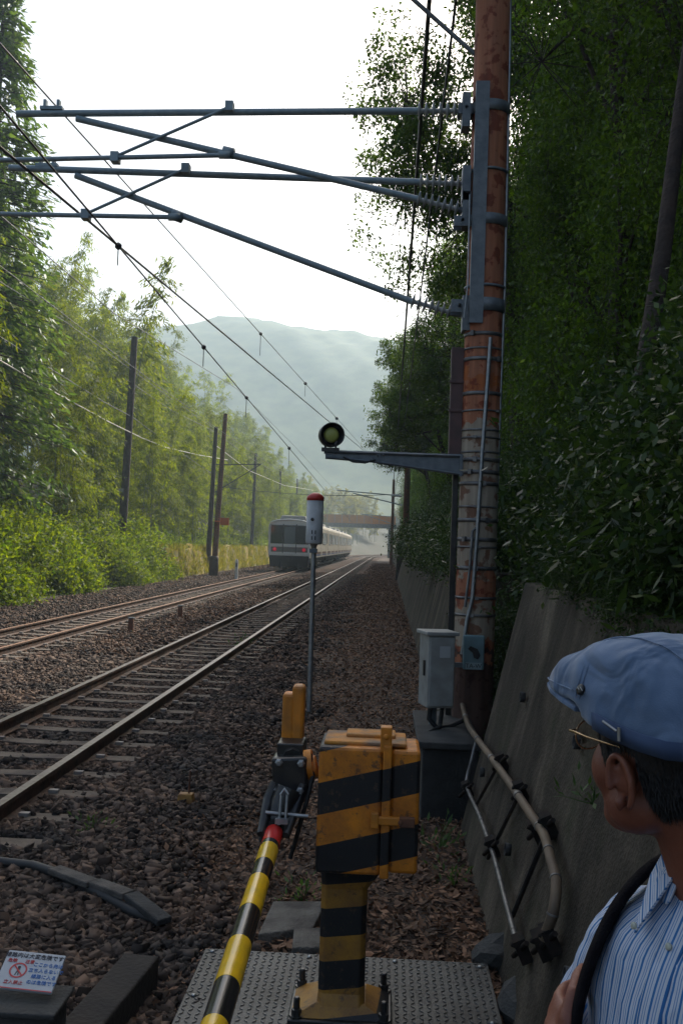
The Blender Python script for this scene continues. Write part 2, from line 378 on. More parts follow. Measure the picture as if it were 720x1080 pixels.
# ------------------------------------------------------------------ tracks
def path(X0, Ys, z): return [Vector((X0+float(bend(y)), y, z)) for y in Ys]
railprof = [(-.061, 0), (.061, 0), (.061, .012), (.012, .026), (.010, .105), (.032, .113), (.032, .14), (-.032, .14), (-.032, .113), (-.010, .105), (-.012, .026), (-.061, .012)]
def make_track(X0, label, topm, n_cop):
    T = empty('railway_track', (X0, 0, 0), label, 'track', 'railway tracks')
    Ys = list(np.arange(-12, 165, 12.0))+list(np.arange(165, 330, 6.0))
    for s in (-1, 1):
        mb = MB(); vs = []; k = len(railprof)
        for y in Ys:
            for (a, b) in railprof: vs.append((s*0.5655+a+float(bend(y)), y, 0.06+b))
        for i in range(len(Ys)-1):
            for j in range(k):
                q = (i*k+j, i*k+(j+1) % k, (i+1)*k+(j+1) % k, (i+1)*k+j)
                mb.f.append(q); mb.m.append(1 if j == 6 else 0); mb.sm.append(False)
        mb.v = vs; mb.build('rail', [M['railside'], topm], T)
    def sleeper_mb(mb, y, x=0.0, z=0.0):
        w = 0.11
        prof = [(-1.0, .072), (-.45, .070), (0, .060), (.45, .070), (1.0, .072)]
        vs = []
        for (a, h) in prof: vs += [(x+a, y-w, z-.06), (x+a, y-w*.82, z+h), (x+a, y+w*.82, z+h), (x+a, y+w, z-.06)]
        fs = [(i*4+j, i*4+(j+1) % 4, (i+1)*4+(j+1) % 4, (i+1)*4+j) for i in range(4) for j in range(4)]+[(3, 2, 1, 0), (16, 17, 18, 19)]
        mb.add(vs, fs)
        for s in (-1, 1):
            for q in (-1, 1):
                mb.box((x+s*.5655+q*.095, y, z+.080), (.07, .05, .03), mi=1)
    mb = MB(); sleeper_mb(mb, 0); s0 = mb.build('sleeper', [M['sleeper'], M['clip']], T); s0.location = (0, 3*0.62, 0)
    for i in range(4, 4+n_cop):
        c = s0.copy(); scene.collection.objects.link(c); c.parent = T; c.location = (rng.uniform(-.01, .01), i*0.62, rng.uniform(-.006, .004)); c.rotation_euler = (0, 0, rng.uniform(-.008, .008))
    mb = MB()
    y = (4+n_cop)*0.62
    while y < 190: sleeper_mb(mb, y, float(bend(y))); y += 0.62
    o = mb.build('sleeper', [M['sleeper'], M['clip']], T); o['kind'] = 'stuff'
    return T
M['sleeper'] = mat('worn_concrete_sleeper', (0.145, 0.115, 0.085), 0.9, 0, (0.06, 0.045, 0.035), 6, 0.4, 50)
M['clip'] = mat('rail_clip', (0.14, 0.10, 0.08), 0.7, 0.3, (0.30, 0.28, 0.26), 5)
make_track(TRX, 'nearer railway track with worn silver rail tops on concrete sleepers', M['railtop'], 95)
make_track(FTX, 'farther railway track with rusty brown rails, the one the train stands on', M['farrailtop'], 95)

# ------------------------------------------------------------------ retaining wall
def wallmat():
    m = bpy.data.materials.new('stained_concrete'); m.use_nodes = True; nt = m.node_tree; b = nt.nodes['Principled BSDF']
    b.inputs['Roughness'].default_value = 0.9; b.inputs['Specular IOR Level'].default_value = 0.25
    tc = nt.nodes.new('ShaderNodeTexCoord'); mp = nt.nodes.new('ShaderNodeMapping'); mp.inputs['Scale'].default_value = (1.0, 1.5, 0.6)
    nt.links.new(tc.outputs['Object'], mp.inputs['Vector'])
    n = nt.nodes.new('ShaderNodeTexNoise'); n.inputs['Scale'].default_value = 1.6; n.inputs['Distortion'].default_value = .5; n.inputs['Detail'].default_value = 9; n.inputs['Roughness'].default_value = .65
    nt.links.new(mp.outputs[0], n.inputs['Vector'])
    r = nt.nodes.new('ShaderNodeValToRGB'); e = r.color_ramp.elements
    e[0].position = .36; e[0].color = (0.028, 0.023, 0.016, 1); e[1].position = .72; e[1].color = (0.165, 0.135, 0.098, 1); e.new(.5).color = (0.062, 0.05, 0.036, 1)
    nt.links.new(n.outputs['Fac'], r.inputs['Fac'])
    n3 = nt.nodes.new('ShaderNodeTexNoise'); n3.inputs['Scale'].default_value = 60; n3.inputs['Detail'].default_value = 4
    nt.links.new(tc.outputs['Object'], n3.inputs['Vector'])
    mx = nt.nodes.new('ShaderNodeMix'); mx.data_type = 'RGBA'; mx.blend_type = 'OVERLAY'; mx.inputs[0].default_value = .55
    nt.links.new(r.outputs[0], mx.inputs[6]); nt.links.new(n3.outputs['Fac'], mx.inputs[7])
    nm = nt.nodes.new('ShaderNodeTexNoise'); nm.inputs['Scale'].default_value = 2.2; nm.inputs['Detail'].default_value = 9; nm.inputs['Roughness'].default_value = .7; nt.links.new(tc.outputs['Object'], nm.inputs['Vector'])
    rm_ = nt.nodes.new('ShaderNodeValToRGB'); rm_.color_ramp.elements[0].position = .52; rm_.color_ramp.elements[1].position = .68; rm_.color_ramp.elements[0].color = (0, 0, 0, 1); rm_.color_ramp.elements[1].color = (.75, .75, .75, 1); nt.links.new(nm.outputs['Fac'], rm_.inputs['Fac'])
    mm = nt.nodes.new('ShaderNodeMix'); mm.data_type = 'RGBA'; nt.links.new(rm_.outputs[0], mm.inputs[0]); nt.links.new(mx.outputs[2], mm.inputs[6]); mm.inputs[7].default_value = (.035, .038, .018, 1)
    nt.links.new(mm.outputs[2], b.inputs['Base Color'])
    bp = nt.nodes.new('ShaderNodeBump'); bp.inputs['Strength'].default_value = .5; bp.inputs['Distance'].default_value = .02
    nt.links.new(n3.outputs['Fac'], bp.inputs['Height']); nt.links.new(bp.outputs[0], b.inputs['Normal'])
    return m
M['wall'] = wallmat()
WSL = 0.25
def wall(y0, y1, x0, label, top=1.78, seg=6):
    mb = MB(); ysx = np.linspace(y0, y1, seg+1)
    sec = lambda x: [(x-.0, -.15), (x+top*WSL, top), (x+top*WSL+.22, top+.01), (x+.3, -.15)]
    vs = []
    for y in ysx:
        for (a, b) in sec(x0+float(bend(y))): vs.append((a, y, b))
    fs = [(i*4+j, i*4+(j+1) % 4, (i+1)*4+(j+1) % 4, (i+1)*4+j) for i in range(seg) for j in range(4)]+[(3, 2, 1, 0), tuple(seg*4+q for q in (0, 1, 2, 3))]
    mb.add(vs, fs)
    o = mb.build('retaining_wall', M['wall'], bevel=0.012, loc=(x0, y0, 0)); tag(o, label, 'wall', 'concrete retaining walls at the foot of the right slope')
    return o
w0 = wall(2.2, 7.2, .55, 'stained sloping concrete retaining wall with cable pipe, right beside the man')
wall(7.21, 9.69, .98, 'short set-back piece of concrete wall in the dark gap behind the orange pole', top=1.9, seg=2)
wall(9.7, 60, .62, 'dark sloping concrete retaining wall beyond the orange pole and grey box', seg=2)
for i_, (y_, z_) in enumerate(((3.5, .55), (5.1, .50), (6.6, .55), (4.3, 1.2), (5.9, 1.15))):      # drain holes with their pipe ends
    mb = MB(); mb.lathe([(.03, 0), (.033, .03), (.026, .03), (.024, .004), (.001, .004)], (.55+WSL*z_-.002-.55, y_-2.2, z_), (-1, 0, .1), 14); o_ = mb.build('drain_pipe', M['darkconcrete'], w0)
wall(60.1, 165, .9, 'distant stretch of concrete retaining wall past the thin brown pole')
# ================================================================== VEGETATION
def vtube(mb, pts, rad, n=6): mb.tube(pts, rad, n)

def bamboo(seed, nculm=4, H=13.0, leaf=0.20, per=26, spread=1.1, lean=2.2, droop=1.0):
    r = np.random.default_rng(seed); mb = MB(); C = []; Dd = []
    for k in range(nculm):
        a = r.uniform(0, 6.28); bx, by = r.normal(0, spread*0.5, 2); h = H*r.uniform(0.78, 1.05); la = r.uniform(0, 6.28); ll = lean*r.uniform(0.3, 1.2)
        pts = []; 
        for t in np.linspace(0, 1, 9):
            pts.append(Vector((bx+math.cos(la)*ll*t**2.4, by+math.sin(la)*ll*t**2.4, h*(t-0.06*t**4*ll/2))))
        mb.tube(pts, [0.055*(1-0.85*t) for t in np.linspace(0, 1, 9)], 5)
        P_ = np.array([tuple(p) for p in pts])
        for b in range(per):
            t = 0.22+0.78*((b+r.uniform(0, 1))/per)**0.85; q = t*8; i = min(int(q), 7); p0 = P_[i]+(P_[i+1]-P_[i])*(q-i)
            az = r.uniform(0, 6.28); L = (1.9*(1-t)**0.6+0.45)*r.uniform(0.6, 1.25)*(0.6 if t < .4 else 1)
            ns = int(7+7*L)
            for s in range(ns):
                f = (s+1)/ns; p = p0+np.array([math.cos(az)*L*f, math.sin(az)*L*f, 0.35*L*f-0.55*droop*L*f*f])
                m = 6
                jit = r.normal(0, 0.13, (m, 3)); C.append(p+jit)
                d = np.stack([math.cos(az)+r.normal(0, .6, m), math.sin(az)+r.normal(0, .6, m), -0.75+r.normal(0, .35, m)], -1); Dd.append(d)
    C = np.concatenate(C); Dd = np.concatenate(Dd); N = len(C)
    ln = r.uniform(0.7, 1.3, N)*leaf
    v, f = leaves(C, Dd, ln, ln*0.24, 0.3, np.array([0, 0, 1.0]))
    return mb, v, f

def broad(seed, H=12.0, crown=(3.2, 3.2, 4.5), ch=8.0, tips=150, per=70, leaf=0.11, tr=0.22, clump=0.5, bend_=(0, 0), holes=0.0):
    r = np.random.default_rng(seed); mb = MB()
    top = Vector((bend_[0], bend_[1], H*0.86)); pts = [Vector((0, 0, -.6))]
    for t in np.linspace(0.12, 1, 7): pts.append(Vector((bend_[0]*t**1.5+r.normal(0, .08), bend_[1]*t**1.5+r.normal(0, .08), H*0.86*t)))
    mb.tube(pts, [tr*(1.25-1.05*i/7) for i in range(8)], 8)
    cc = np.array([bend_[0], bend_[1], ch]); T = []
    # main lobes, then tips round them: an uneven outline
    nl = 9; lobes = []
    for i in range(nl):
        d = r.normal(size=3); d /= np.linalg.norm(d); d *= r.uniform(0.45, 0.85)
        lobes.append((cc+d*np.array(crown), r.uniform(0.30, 0.52)))
    for i in range(tips):
        lc, lr = lobes[i % nl]; d = r.normal(size=3); d /= np.linalg.norm(d)
        T.append(lc+d*lr*np.array(crown)*r.uniform(0.55, 1.05))
    T = np.array(T)
    for lc, lr in lobes:
        s = pts[r.integers(3, 7)]; e = Vector(lc); m_ = (s+e)*0.5+Vector(r.normal(0, .25, 3)); mb.tube([s, m_, e], [tr*.4, tr*.25, tr*.1], 5)
    for i in range(0, tips, 1):
        lc = Vector(lobes[i % nl][0]); e = Vector(T[i]); mb.tube([lc, (lc+e)*.5+Vector(r.normal(0, .28, 3)), e], [tr*.07, tr*.045, .005], 3, caps=False)
    C = (T[:, None, :]+np.clip(r.normal(0, 1, (tips, per, 3)), -1.5, 1.5)*np.array([clump, clump, clump*.7])*r.uniform(.5, 1.2, (tips, 1, 1))).reshape(-1, 3)
    Dd = r.normal(size=C.shape); Dd[:, 2] -= 0.4
    ln = r.uniform(0.6, 1.3, len(C))*leaf
    v, f = leaves(C, Dd, ln, ln*0.5, 0.25, np.array([0, 0, 1.0]))
    return mb, v, f

def shrub(seed, rad=(1.2, 1.2, 1.0), n=9000, leaf=0.08, aspect=0.45, arch=0):
    r = np.random.default_rng(seed); mb = MB(); C = []; Dd = []
    ncl = 60
    d = r.normal(size=(ncl, 3)); d[:, 2] = np.abs(d[:, 2])*1.0-.1; d /= np.linalg.norm(d, axis=1, keepdims=True)
    tips = d*np.array(rad)*r.uniform(.6, 1.05, (ncl, 1))
    for i in range(0, ncl, 2):
        e = Vector(tips[i]); mb.tube([Vector((0, 0, -.5)), e*.5+Vector((0, 0, .15)), e], [.018, .012, .004], 4, caps=False)
    per = n//ncl
    C = (tips[:, None]+r.normal(0, 1, (ncl, per, 3))*np.array(rad)*0.17).reshape(-1, 3)
    Dd = np.repeat(d, per, 0)*0.6+r.normal(0, .7, C.shape)
    ln = r.uniform(.6, 1.35, len(C))*leaf
    if arch:      # arching blades of dwarf bamboo
        v, f = leaves(C, Dd+np.array([0, 0, -.2]), ln*2.1, ln*.36, .5, np.array([0, 0, 1.0]))
    else: v, f = leaves(C, Dd, ln, ln*aspect, .25, np.array([0, 0, 1.0]))
    return mb, v, f

def plantthing(name, gen, leafm, woodm, label, cat, group, tname='trunk', cname='crown'):
    mb, v, f = gen
    e = empty(name, (0, 0, 0), label, cat, group)
    t = mb.build(tname, woodm, e); c = obj(cname, fastmesh(cname, v, f, leafm), e)
    return [e, [t, c], False]
def place(p, X, Y, z=None, rz=None, sc=1.0, label=None, dz=0.0, group=None):
    if z is None: z = float(height(X, Y))
    rz = random.uniform(0, 6.28) if rz is None else rz
    if not p[2]:
        p[2] = True; e = p[0]; e.location = (X, Y, z+dz); e.rotation_euler = (0, 0, rz); e.scale = (sc, sc, sc) if not isinstance(sc, tuple) else sc
        if label: e['label'] = label
        if group: e['group'] = group
        return e
    e = copy_thing(p[0], p[1], (X, Y, z+dz), rz, sc, label)
    if group: e['group'] = group
    return e

# --- left: bamboo grove
GB = 'tall bamboo of the left grove'
LB = 'tall feathery green bamboo standing in the sunlit grove behind the left hedge'
bam = [plantthing('bamboo', bamboo(11+i, 5, 13+i*.7, 0.24, 26, 1.2, 2.4), M['leafbam'], M['culm'], LB, 'bamboo', GB, 'culms', 'foliage') for i in range(4)]
pr = random.Random(5)
rows = [(-14.0, 0.66, 3.6), (-17.5, 0.86, 4.2), (-22, 1.05, 5.5), (-28, 1.2, 7.5), (-36, 1.35, 11)]
for (X, sc, step) in rows:
    Y = abs(X)*1.9+pr.uniform(0, 3)
    while Y < 215:
        far = 1+max(0, Y-90)*0.004
        x = X+pr.uniform(-1.3, 1.3)
        place(pr.choice(bam), x, Y, sc=sc*1.12*pr.uniform(.85, 1.12), rz=pr.uniform(0, 6.28))
        Y += step*pr.uniform(.8, 1.25)*far*(1.0 if Y < 100 else 1.5)
# grove beyond the bridge, sunlit yellow green
LF = 'pale yellow green bamboo across the valley behind the footbridge'
bamy = [plantthing('bamboo', bamboo(41+i, 5, 12+i, 0.34, 22, 1.6, 2.6), M['leafyel'], M['culm'], LF, 'bamboo', 'far bamboo behind the bridge', 'culms', 'foliage') for i in range(2)]
for i in range(46):
    Y = pr.uniform(205, 330); X = float(bend(Y))+pr.uniform(-30, 26)
    if abs(X-float(bend(Y))+4) < 9: continue
    place(pr.choice(bamy), X, Y, sc=pr.uniform(.8, 1.15), rz=pr.uniform(0, 6.28))
for i in range(16):
    Y = 318+pr.uniform(-10, 12); X = 20+pr.uniform(-40, 32)
    place(pr.choice(bamy), X, Y, sc=pr.uniform(.7, 1.0), rz=pr.uniform(0, 6.28))

# conifer-like dark trees at the far left edge
def conifer(seed, H=17, Rr=2.6, n=300):
    r = np.random.default_rng(seed); mb = MB(); mb.tube([(0, 0, -.5), (0, 0, H*.5), (.1, 0, H)], [.22, .14, .02], 8); C = []; Dd = []
    for i in range(n):
        t = .12+.88*(i/n); az = r.uniform(0, 6.28); L = Rr*(1-t)**.7*r.uniform(.7, 1.15)+.35; z0 = t*H
        e = Vector((math.cos(az)*L, math.sin(az)*L, z0-.25*L)); mb.tube([(0, 0, z0), e], [.03, .008], 3, caps=False)
        m = int(24*L+14); f = r.uniform(.25, 1, m)
        p = np.stack([math.cos(az)*L*f, math.sin(az)*L*f, z0-.25*L*f*f], -1)+r.normal(0, .13, (m, 3))
        C.append(p); Dd.append(np.stack([math.cos(az)+r.normal(0, .5, m), math.sin(az)+r.normal(0, .5, m), -.5+r.normal(0, .4, m)], -1))
    C = np.concatenate(C); Dd = np.concatenate(Dd); ln = r.uniform(.7, 1.3, len(C))*.26
    v, f = leaves(C, Dd, ln, ln*.35, .3, np.array([0, 0, 1.0])); return mb, v, f
con = plantthing('cedar_tree', conifer(3), M['leafA'], M['bark'], 'x', 'tree', 'dark cedars at the left edge')
p0 = PX(-22, 560, -14.2)
place(con, p0.x, p0.y, sc=1.22, label='tall dark cedar at the left edge, reaching highest above the wires')
p0 = PX(2, 560, -13.6)
place(con, p0.x-.4, p0.y-3.0, sc=.52, label='shorter dark cedar at the left edge, rising just above the hedge')
pl = plantthing('bamboo', bamboo(77, 3, 15, 0.30, 26, .8, 5.5, 1.4), M['leafbam'], M['culm'], 'bamboo plume arching alone into the sky above the black pole', 'bamboo', None, 'culms', 'foliage')
pp = P(160, 330, 58); place(pl, pp.x-1.5, 58, sc=(pp.z+5.0-float(height(pp.x-1.5, 58)))/15.0, rz=0.2)

# --- hedge of shrubs along the left track
GH = 'leafy shrubs of the hedge along the left track'
hs = [plantthing('shrub', shrub(61+i, (1.6, 1.5, 1.6), 7000, .15, .5), M['leafhedge'], M['bark'], 'bright green leafy shrub in the long hedge beside the farther track', 'shrub', GH, 'stems', 'foliage') for i in range(3)]
Y = 22
while Y < 175:
    for (X, dz, s) in ((-11.9, -.05, .85), (-12.7, .65, 1.0), (-14.0, 1.2, 1.15)):
        if X > -12 and 54 < Y < 92: continue
        k = 1.0 if Y < 60 else .82
        place(pr.choice(hs), X+pr.uniform(-.35, .3)-(0.9 if 52 < Y < 94 else 0), Y+pr.uniform(-.6, .6), z=dz*k+pr.uniform(-.1, .2), sc=s*k*pr.uniform(.85, 1.15), rz=pr.uniform(0, 6.28))
    Y += 1.9 if Y < 70 else 3.2

# --- right: steep bank close to the camera
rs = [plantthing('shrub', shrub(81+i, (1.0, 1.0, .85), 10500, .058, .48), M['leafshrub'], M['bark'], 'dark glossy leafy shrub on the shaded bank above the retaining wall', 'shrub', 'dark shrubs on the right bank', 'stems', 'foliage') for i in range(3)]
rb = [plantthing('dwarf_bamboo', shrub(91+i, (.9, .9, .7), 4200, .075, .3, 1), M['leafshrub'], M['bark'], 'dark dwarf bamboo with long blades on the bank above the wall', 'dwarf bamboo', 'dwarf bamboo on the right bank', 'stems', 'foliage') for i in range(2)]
for i in range(210):
    Y = 3.4+pr.random()**1.5*42; X = 1.3+pr.uniform(0, 1)*(.6+Y*.20)
    if Y < 7 and X < 1.7: X = 1.35+pr.uniform(0, .3)
    z = float(height(X, Y)); s = pr.uniform(.5, .95)*(1+Y*.012)
    if z < 1.2 or (6.2 < Y < 9.4 and X < 1.9): continue
    kind = rb if (pr.random() < .35 and Y < 14 and z < 3.5) else rs
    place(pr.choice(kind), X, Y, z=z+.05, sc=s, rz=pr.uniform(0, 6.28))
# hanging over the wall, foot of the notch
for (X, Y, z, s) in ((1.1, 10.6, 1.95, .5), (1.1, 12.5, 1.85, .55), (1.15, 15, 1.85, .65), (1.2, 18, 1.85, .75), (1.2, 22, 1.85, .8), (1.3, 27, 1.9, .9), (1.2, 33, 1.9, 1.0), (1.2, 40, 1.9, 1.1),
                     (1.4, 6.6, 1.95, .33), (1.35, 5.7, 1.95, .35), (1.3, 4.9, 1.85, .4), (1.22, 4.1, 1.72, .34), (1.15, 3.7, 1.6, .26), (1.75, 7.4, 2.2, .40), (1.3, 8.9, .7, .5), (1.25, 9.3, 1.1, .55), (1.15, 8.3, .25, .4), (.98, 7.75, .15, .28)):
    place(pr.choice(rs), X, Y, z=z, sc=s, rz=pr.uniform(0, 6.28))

# trees of the right slope
GR = 'broadleaf trees of the right slope'
LR = 'dark broadleaf tree on the shaded slope above the retaining wall'
rt_ = [plantthing('broadleaf_tree', broad(101+i, 11+i, (2.9, 2.9, 4.3), 6.6+i*.5, 170, 75, .105, .17, .42), M['leafdark'], M['bark'], LR, 'tree', GR) for i in range(3)]
spots = [(3.2, 9.5, .62), (2.7, 12.5, .7), (4.3, 8.0, .75), (3.6, 15.5, .85), (5.6, 11.5, .95), (2.9, 20, .8), (5, 19, 1.0), (3.2, 26, .85), (6, 25, 1.1), (7.5, 15, 1.15), (7, 9, 1.0), (3.4, 33, .95), (6.5, 34, 1.15),
         (3.6, 42, .95), (3.8, 52, 1.0), (7, 45, 1.2), (4.2, 64, 1.05), (4, 78, 1.05), (4.4, 95, 1.1), (8, 60, 1.3), (8, 80, 1.3), (10, 22, 1.3), (11, 32, 1.35), (10, 12, 1.3), (5, 115, 1.1), (5, 135, 1.1), (9, 105, 1.3), (6, 155, 1.1), (12, 45, 1.4),
         (13, 18, 1.4), (15, 28, 1.5), (9, 4, 1.2), (12, 8, 1.4), (14, 60, 1.5), (16, 40, 1.5), (8, 130, 1.3), (15, 85, 1.5), (3.3, 5.6, .55), (5, 5, .8)]
for (X, Y, s) in spots: place(pr.choice(rt_), X, Y, sc=s*1.0, rz=pr.uniform(0, 6.28))
# low dense growth that fills the slope from the ground up
fillers = [plantthing('broadleaf_tree', broad(121+i, 8.5, (2.0, 2.0, 4.3), 4.4, 230, 75, .12, .10, .46), M['leafdark'], M['bark'], 'slender ivy-clad tree leafy down to the ground on the right slope', 'tree', 'ivy-clad trees of the right slope') for i in range(3)]
Y = 7.0
while Y < 150:
    k = 1+max(0, Y-30)*.006
    for X0_, s in ((2.75, .62), (3.8, .95), (5.4, 1.2), (7.6, 1.35)):
        x = X0_+min(Y*.006, .5)+pr.uniform(-.3, .3)
        if Y < 11: s *= .78; x += .45
        place(pr.choice(fillers), x, Y+pr.uniform(-.6, .6), sc=(s*k*.9, s*k*.9, s*pr.uniform(.85, 1.2)), rz=pr.uniform(0, 6.28))
    Y += 2.3*k if Y < 30 else 3.4*k
# the tree leaning out over the line left of the pole, seen against the sky
lt_ = plantthing('broadleaf_tree', broad(140, 13, (2.0, 2.0, 4.9), 8.4, 420, 120, .095, .16, .27, (-1.15, .4)), M['leafA'], M['bark'], 'x', 'tree', None)
place(lt_, 2.6, 19, sc=1.0, rz=0, label='tall broadleaf tree leaning over the line behind the pipe arms, against the sky')
place(lt_, 2.7, 36, sc=.80, rz=.5, label='lower broadleaf tree bulging towards the line above the lamp bracket')
place(lt_, 3.0, 62, sc=.95, rz=-.3, label='distant broadleaf tree overhanging the line behind the thin brown pole')
lb_ = plantthing('broadleaf_tree', broad(141, 9, (2.1, 2.1, 3.2), 6.5, 300, 100, .12, .14, .28, (-2.4, .3)), M['leafA'], M['bark'], 'x', 'tree', None)
place(lb_, 2.6, 38, sc=.82, rz=0, label='leafy tree bulging over the line just above the lamp bracket, highest of the pair')
place(lb_, 2.7, 55, sc=.95, rz=.2, label='leafy tree bulging over the line behind the lamp bracket, farther of the pair')
for (X, Y, z, s) in ((1.1, 4.4, 1.75, .2), (1.12, 5.3, 1.8, .2), (1.15, 6.1, 1.8, .2), (1.0, 3.2, 1.5, .26)): place(pr.choice(rt_ and rs), X, Y, z=z, sc=s)
# leaning bare trunk near the right edge
a = P(668, 462, 6.6); b = P(720, 90, 7.4); b2 = a+(b-a)*2.2
mb = MB(); mb.tube([a-(b-a)*.35, a, (a+b)*.5+Vector((.02, 0, 0)), b, b2], [.085, .07, .06, .05, .03], 12)
T = Thing('leaning_tree', a-(b-a)*.35, 'tree with a bare brown leaning trunk near the right edge of the bank', 'tree')
T.part('trunk', mb, M['bark'])
v, f = broad(150, 6, (2.2, 2.2, 1.8), 1.2, 80, 60, .1, .05, .4)[1:]
c = obj('crown', fastmesh('crown', v, f, M['leafdark']), T.e); c.location = b2-T.base+Vector((0, 0, -.8))

# weeds
def weed(seed, n=60, h=.10, L=.055):
    r = np.random.default_rng(seed); mb = MB()
    C = r.normal(0, 1, (n, 3))*np.array([.08, .08, .05])+np.array([0, 0, h*.5]); C[:, 2] = np.abs(C[:, 2])
    for i in range(0, n, 6): mb.tube([(0, 0, -.02), tuple(C[i])], [.003, .001], 3, caps=False)
    d = C*1.0; d[:, 2] += .05; d += r.normal(0, .05, d.shape)
    ln = r.uniform(.6, 1.3, n)*L; v, f = leaves(C, d, ln, ln*.3, .4, np.array([0, 0, 1.0])); return mb, v, f
M['leafweed'] = leafmat('weed_leaf', (0.04, .09, .02), (.09, .16, .04), .4)
wd = plantthing('weed', weed(5), M['leafweed'], M['leafweed'], 'x', 'weed', None, 'stems', 'foliage')
for (px, py, s, lb) in ((96, 886, 1.0, 'small green weed in the ballast left of the yellow ground marker'), (255, 684, 1.7, 'low green weed beside the nearer rail, far from the gate'),
                        (320, 948, 1.0, 'pale green weed growing behind the striped boom and gate post'), (462, 895, 1.1, 'green weed between the gate box and the sloping wall'),
                        (478, 930, .9, 'green weed at the foot of the sloping wall near the thin pipe'), (583, 1032, 1.0, 'bright green grassy weed beside the man at the foot of the wall'), (655, 902, .9, 'green weed on the wall just left of the man\'s neck')):
    w = PZ(px, py, .0)
    z = None
    if px == 655:
        w = Vector((.82, 3.9, 1.05)); z = 1.06
    place(wd, w.x, w.y, z=z if z else float(height(w.x, w.y)), sc=s*(1.0 if px != 462 else 1.3), label=lb)
# ================================================================== FOOTBRIDGE, WALLS, POLES
X3 = Vector((1, 0, 0)); Z3 = Vector((0, 0, 1))
M['bridgeorange'] = mat('faded_orange_panel', (0.62, 0.24, 0.05), 0.7, 0, (0.5, 0.2, 0.05), .6)
a = P(322, 553, 184); b = P(415, 556, 184)
T = Thing('footbridge', ((a.x+b.x)/2, 184, 0), 'orange and grey footbridge crossing over the line behind the train', 'footbridge')
mb = MB(); mb.box(((a.x+b.x)/2, 184, (a.z+b.z)/2+.1), (b.x-a.x+1, 2.4, .75)); T.part('deck', mb, M['concrete'])
for dy in (-1.25, 1.25):
    mb = MB(); mb.box(((a.x+b.x)/2, 184+dy, (a.z+b.z)/2+1.25), (b.x-a.x+.6, .06, 1.45))
    k = 12
    for i in range(k+1): mb.box((a.x+(b.x-a.x)*i/k, 184+dy*1.04, (a.z+b.z)/2+1.27), (.06, .07, 1.5), mi=1)
    T.part('parapet_panel', mb, [M['bridgeorange'], M['steel']])
for x, n_ in ((b.x-.6, 1), (a.x+.4, 1)):
    mb = MB(); mb.box((x, 184, 3), (.8, 1.8, 6.6)); mb.box((x, 184, 6.3), (1.3, 2.3, .6)); T.part('pier', mb, M['concrete'])

M['mosswall'] = mat('yellow_mossy_wall', (0.30, 0.21, 0.03), 0.95, 0, (0.12, 0.12, 0.025), 1.3, 0.8, 9)
mb = MB()
ysw = np.linspace(50, 96, 47); vs = []
for y in ysw:
    t = 1.45+.22*math.sin(y*.9)+.12*math.sin(y*2.3)
    vs += [(-10.95+.1*math.sin(y*1.3), y, -.1), (-11.3+.12*math.sin(y*1.9+1), y, t), (-11.7, y, t+.05), (-11.7, y, -.1)]
mb.add(vs, [(i*4+j, i*4+(j+1) % 4, (i+1)*4+(j+1) % 4, (i+1)*4+j) for i in range(46) for j in range(4)]+[(3, 2, 1, 0), (184, 185, 186, 187)])
o = mb.build('low_wall', M['mosswall'], loc=(-11.3, 50, 0)); tag(o, 'low wall covered in yellow moss and dry grass left of the train', 'wall')
# dry reeds on it
n = 9000; yy = rng.uniform(49, 96, n); zz = rng.uniform(.1, 1.7, n); xx = -10.95-.28*zz+rng.normal(0, .08, n)
d = np.stack([rng.normal(.1, .2, n), rng.normal(0, .3, n), np.ones(n)], -1)
v, f = leaves(np.stack([xx, yy, zz], -1), d, rng.uniform(.2, .5, n), rng.uniform(.03, .07, n), .3)
o = obj('dry_reeds', fastmesh('dry_reeds', v, f, M['leafyel'])); tag(o, 'yellow dry grass clinging to the low wall left of the train', 'dry grass', kind='stuff')

def pole(pxb, pyb, D, pyt, r, m, label, name='utility_pole', extra=None, lean=0.0, baseblock=None, group=None, z0=None, fit=None):
    b = P(pxb, pyb, D); t = P(pxb, pyt, D); zb = float(height(b.x, D)) if z0 is None else z0
    T = Thing(name, (b.x, D, zb), label, 'pole', group)
    mb = MB(); mb.tube([(b.x, D, zb-.3), (b.x+lean*.5, D, (zb+t.z)/2), (b.x+lean, D, t.z)], [r, r*.85, r*.7], 14)
    T.part('shaft', mb, m)
    if baseblock: mb = MB(); mb.lathe([(baseblock, 0), (baseblock, 1.0), (baseblock*.8, 1.15)], (b.x, D, zb), n=14); T.part('base_guard', mb, M['poleblack'])
    return T, b, t
T, b, t = pole(129, 540, 46.7, 355, .21, M['poleblack'], 'tall dark brown pole rising from the hedge, leftmost of the poles', lean=.25)
mb = MB(); mb.lathe([(.2, 0), (.2, .28)], (b.x, 46.7, 4.05), n=14); T.part('pale_band', mb, M['boxgrey'])
POLE1 = Vector((b.x, 46.7, t.z))
T, b, t = pole(221, 545, 62, 450, .17, M['poleblack'], 'dark slim pole standing close behind the rusty pole in the hedge', lean=.2)
T, b, t = pole(225, 606, 57, 436, .17, M['rust'], 'rusty brown pole with a black base and an orange plate, left of the train', baseblock=.27, lean=.35)
POLE3 = Vector((b.x+.2, 57, t.z))
mb = MB(); c = P(237, 550, 56.6); mb.box(c, (.5, .04, .42)); mb.box(c+Vector((-.35, .05, 0)), (.5, .04, .05)); pl_ = T.part('orange_plate', mb, mat('orange_sign', (.55, .12, .02), .6))
mb = MB(); c = P(228, 490, 57); mb.tube([c, c+Vector((2.6, 0, .1))], .035, 6); mb.tube([c+Vector((0, 0, -1.6)), c+Vector((2.6, 0, .1))], .03, 6); T.part('bracket_arm', mb, M['wire'])
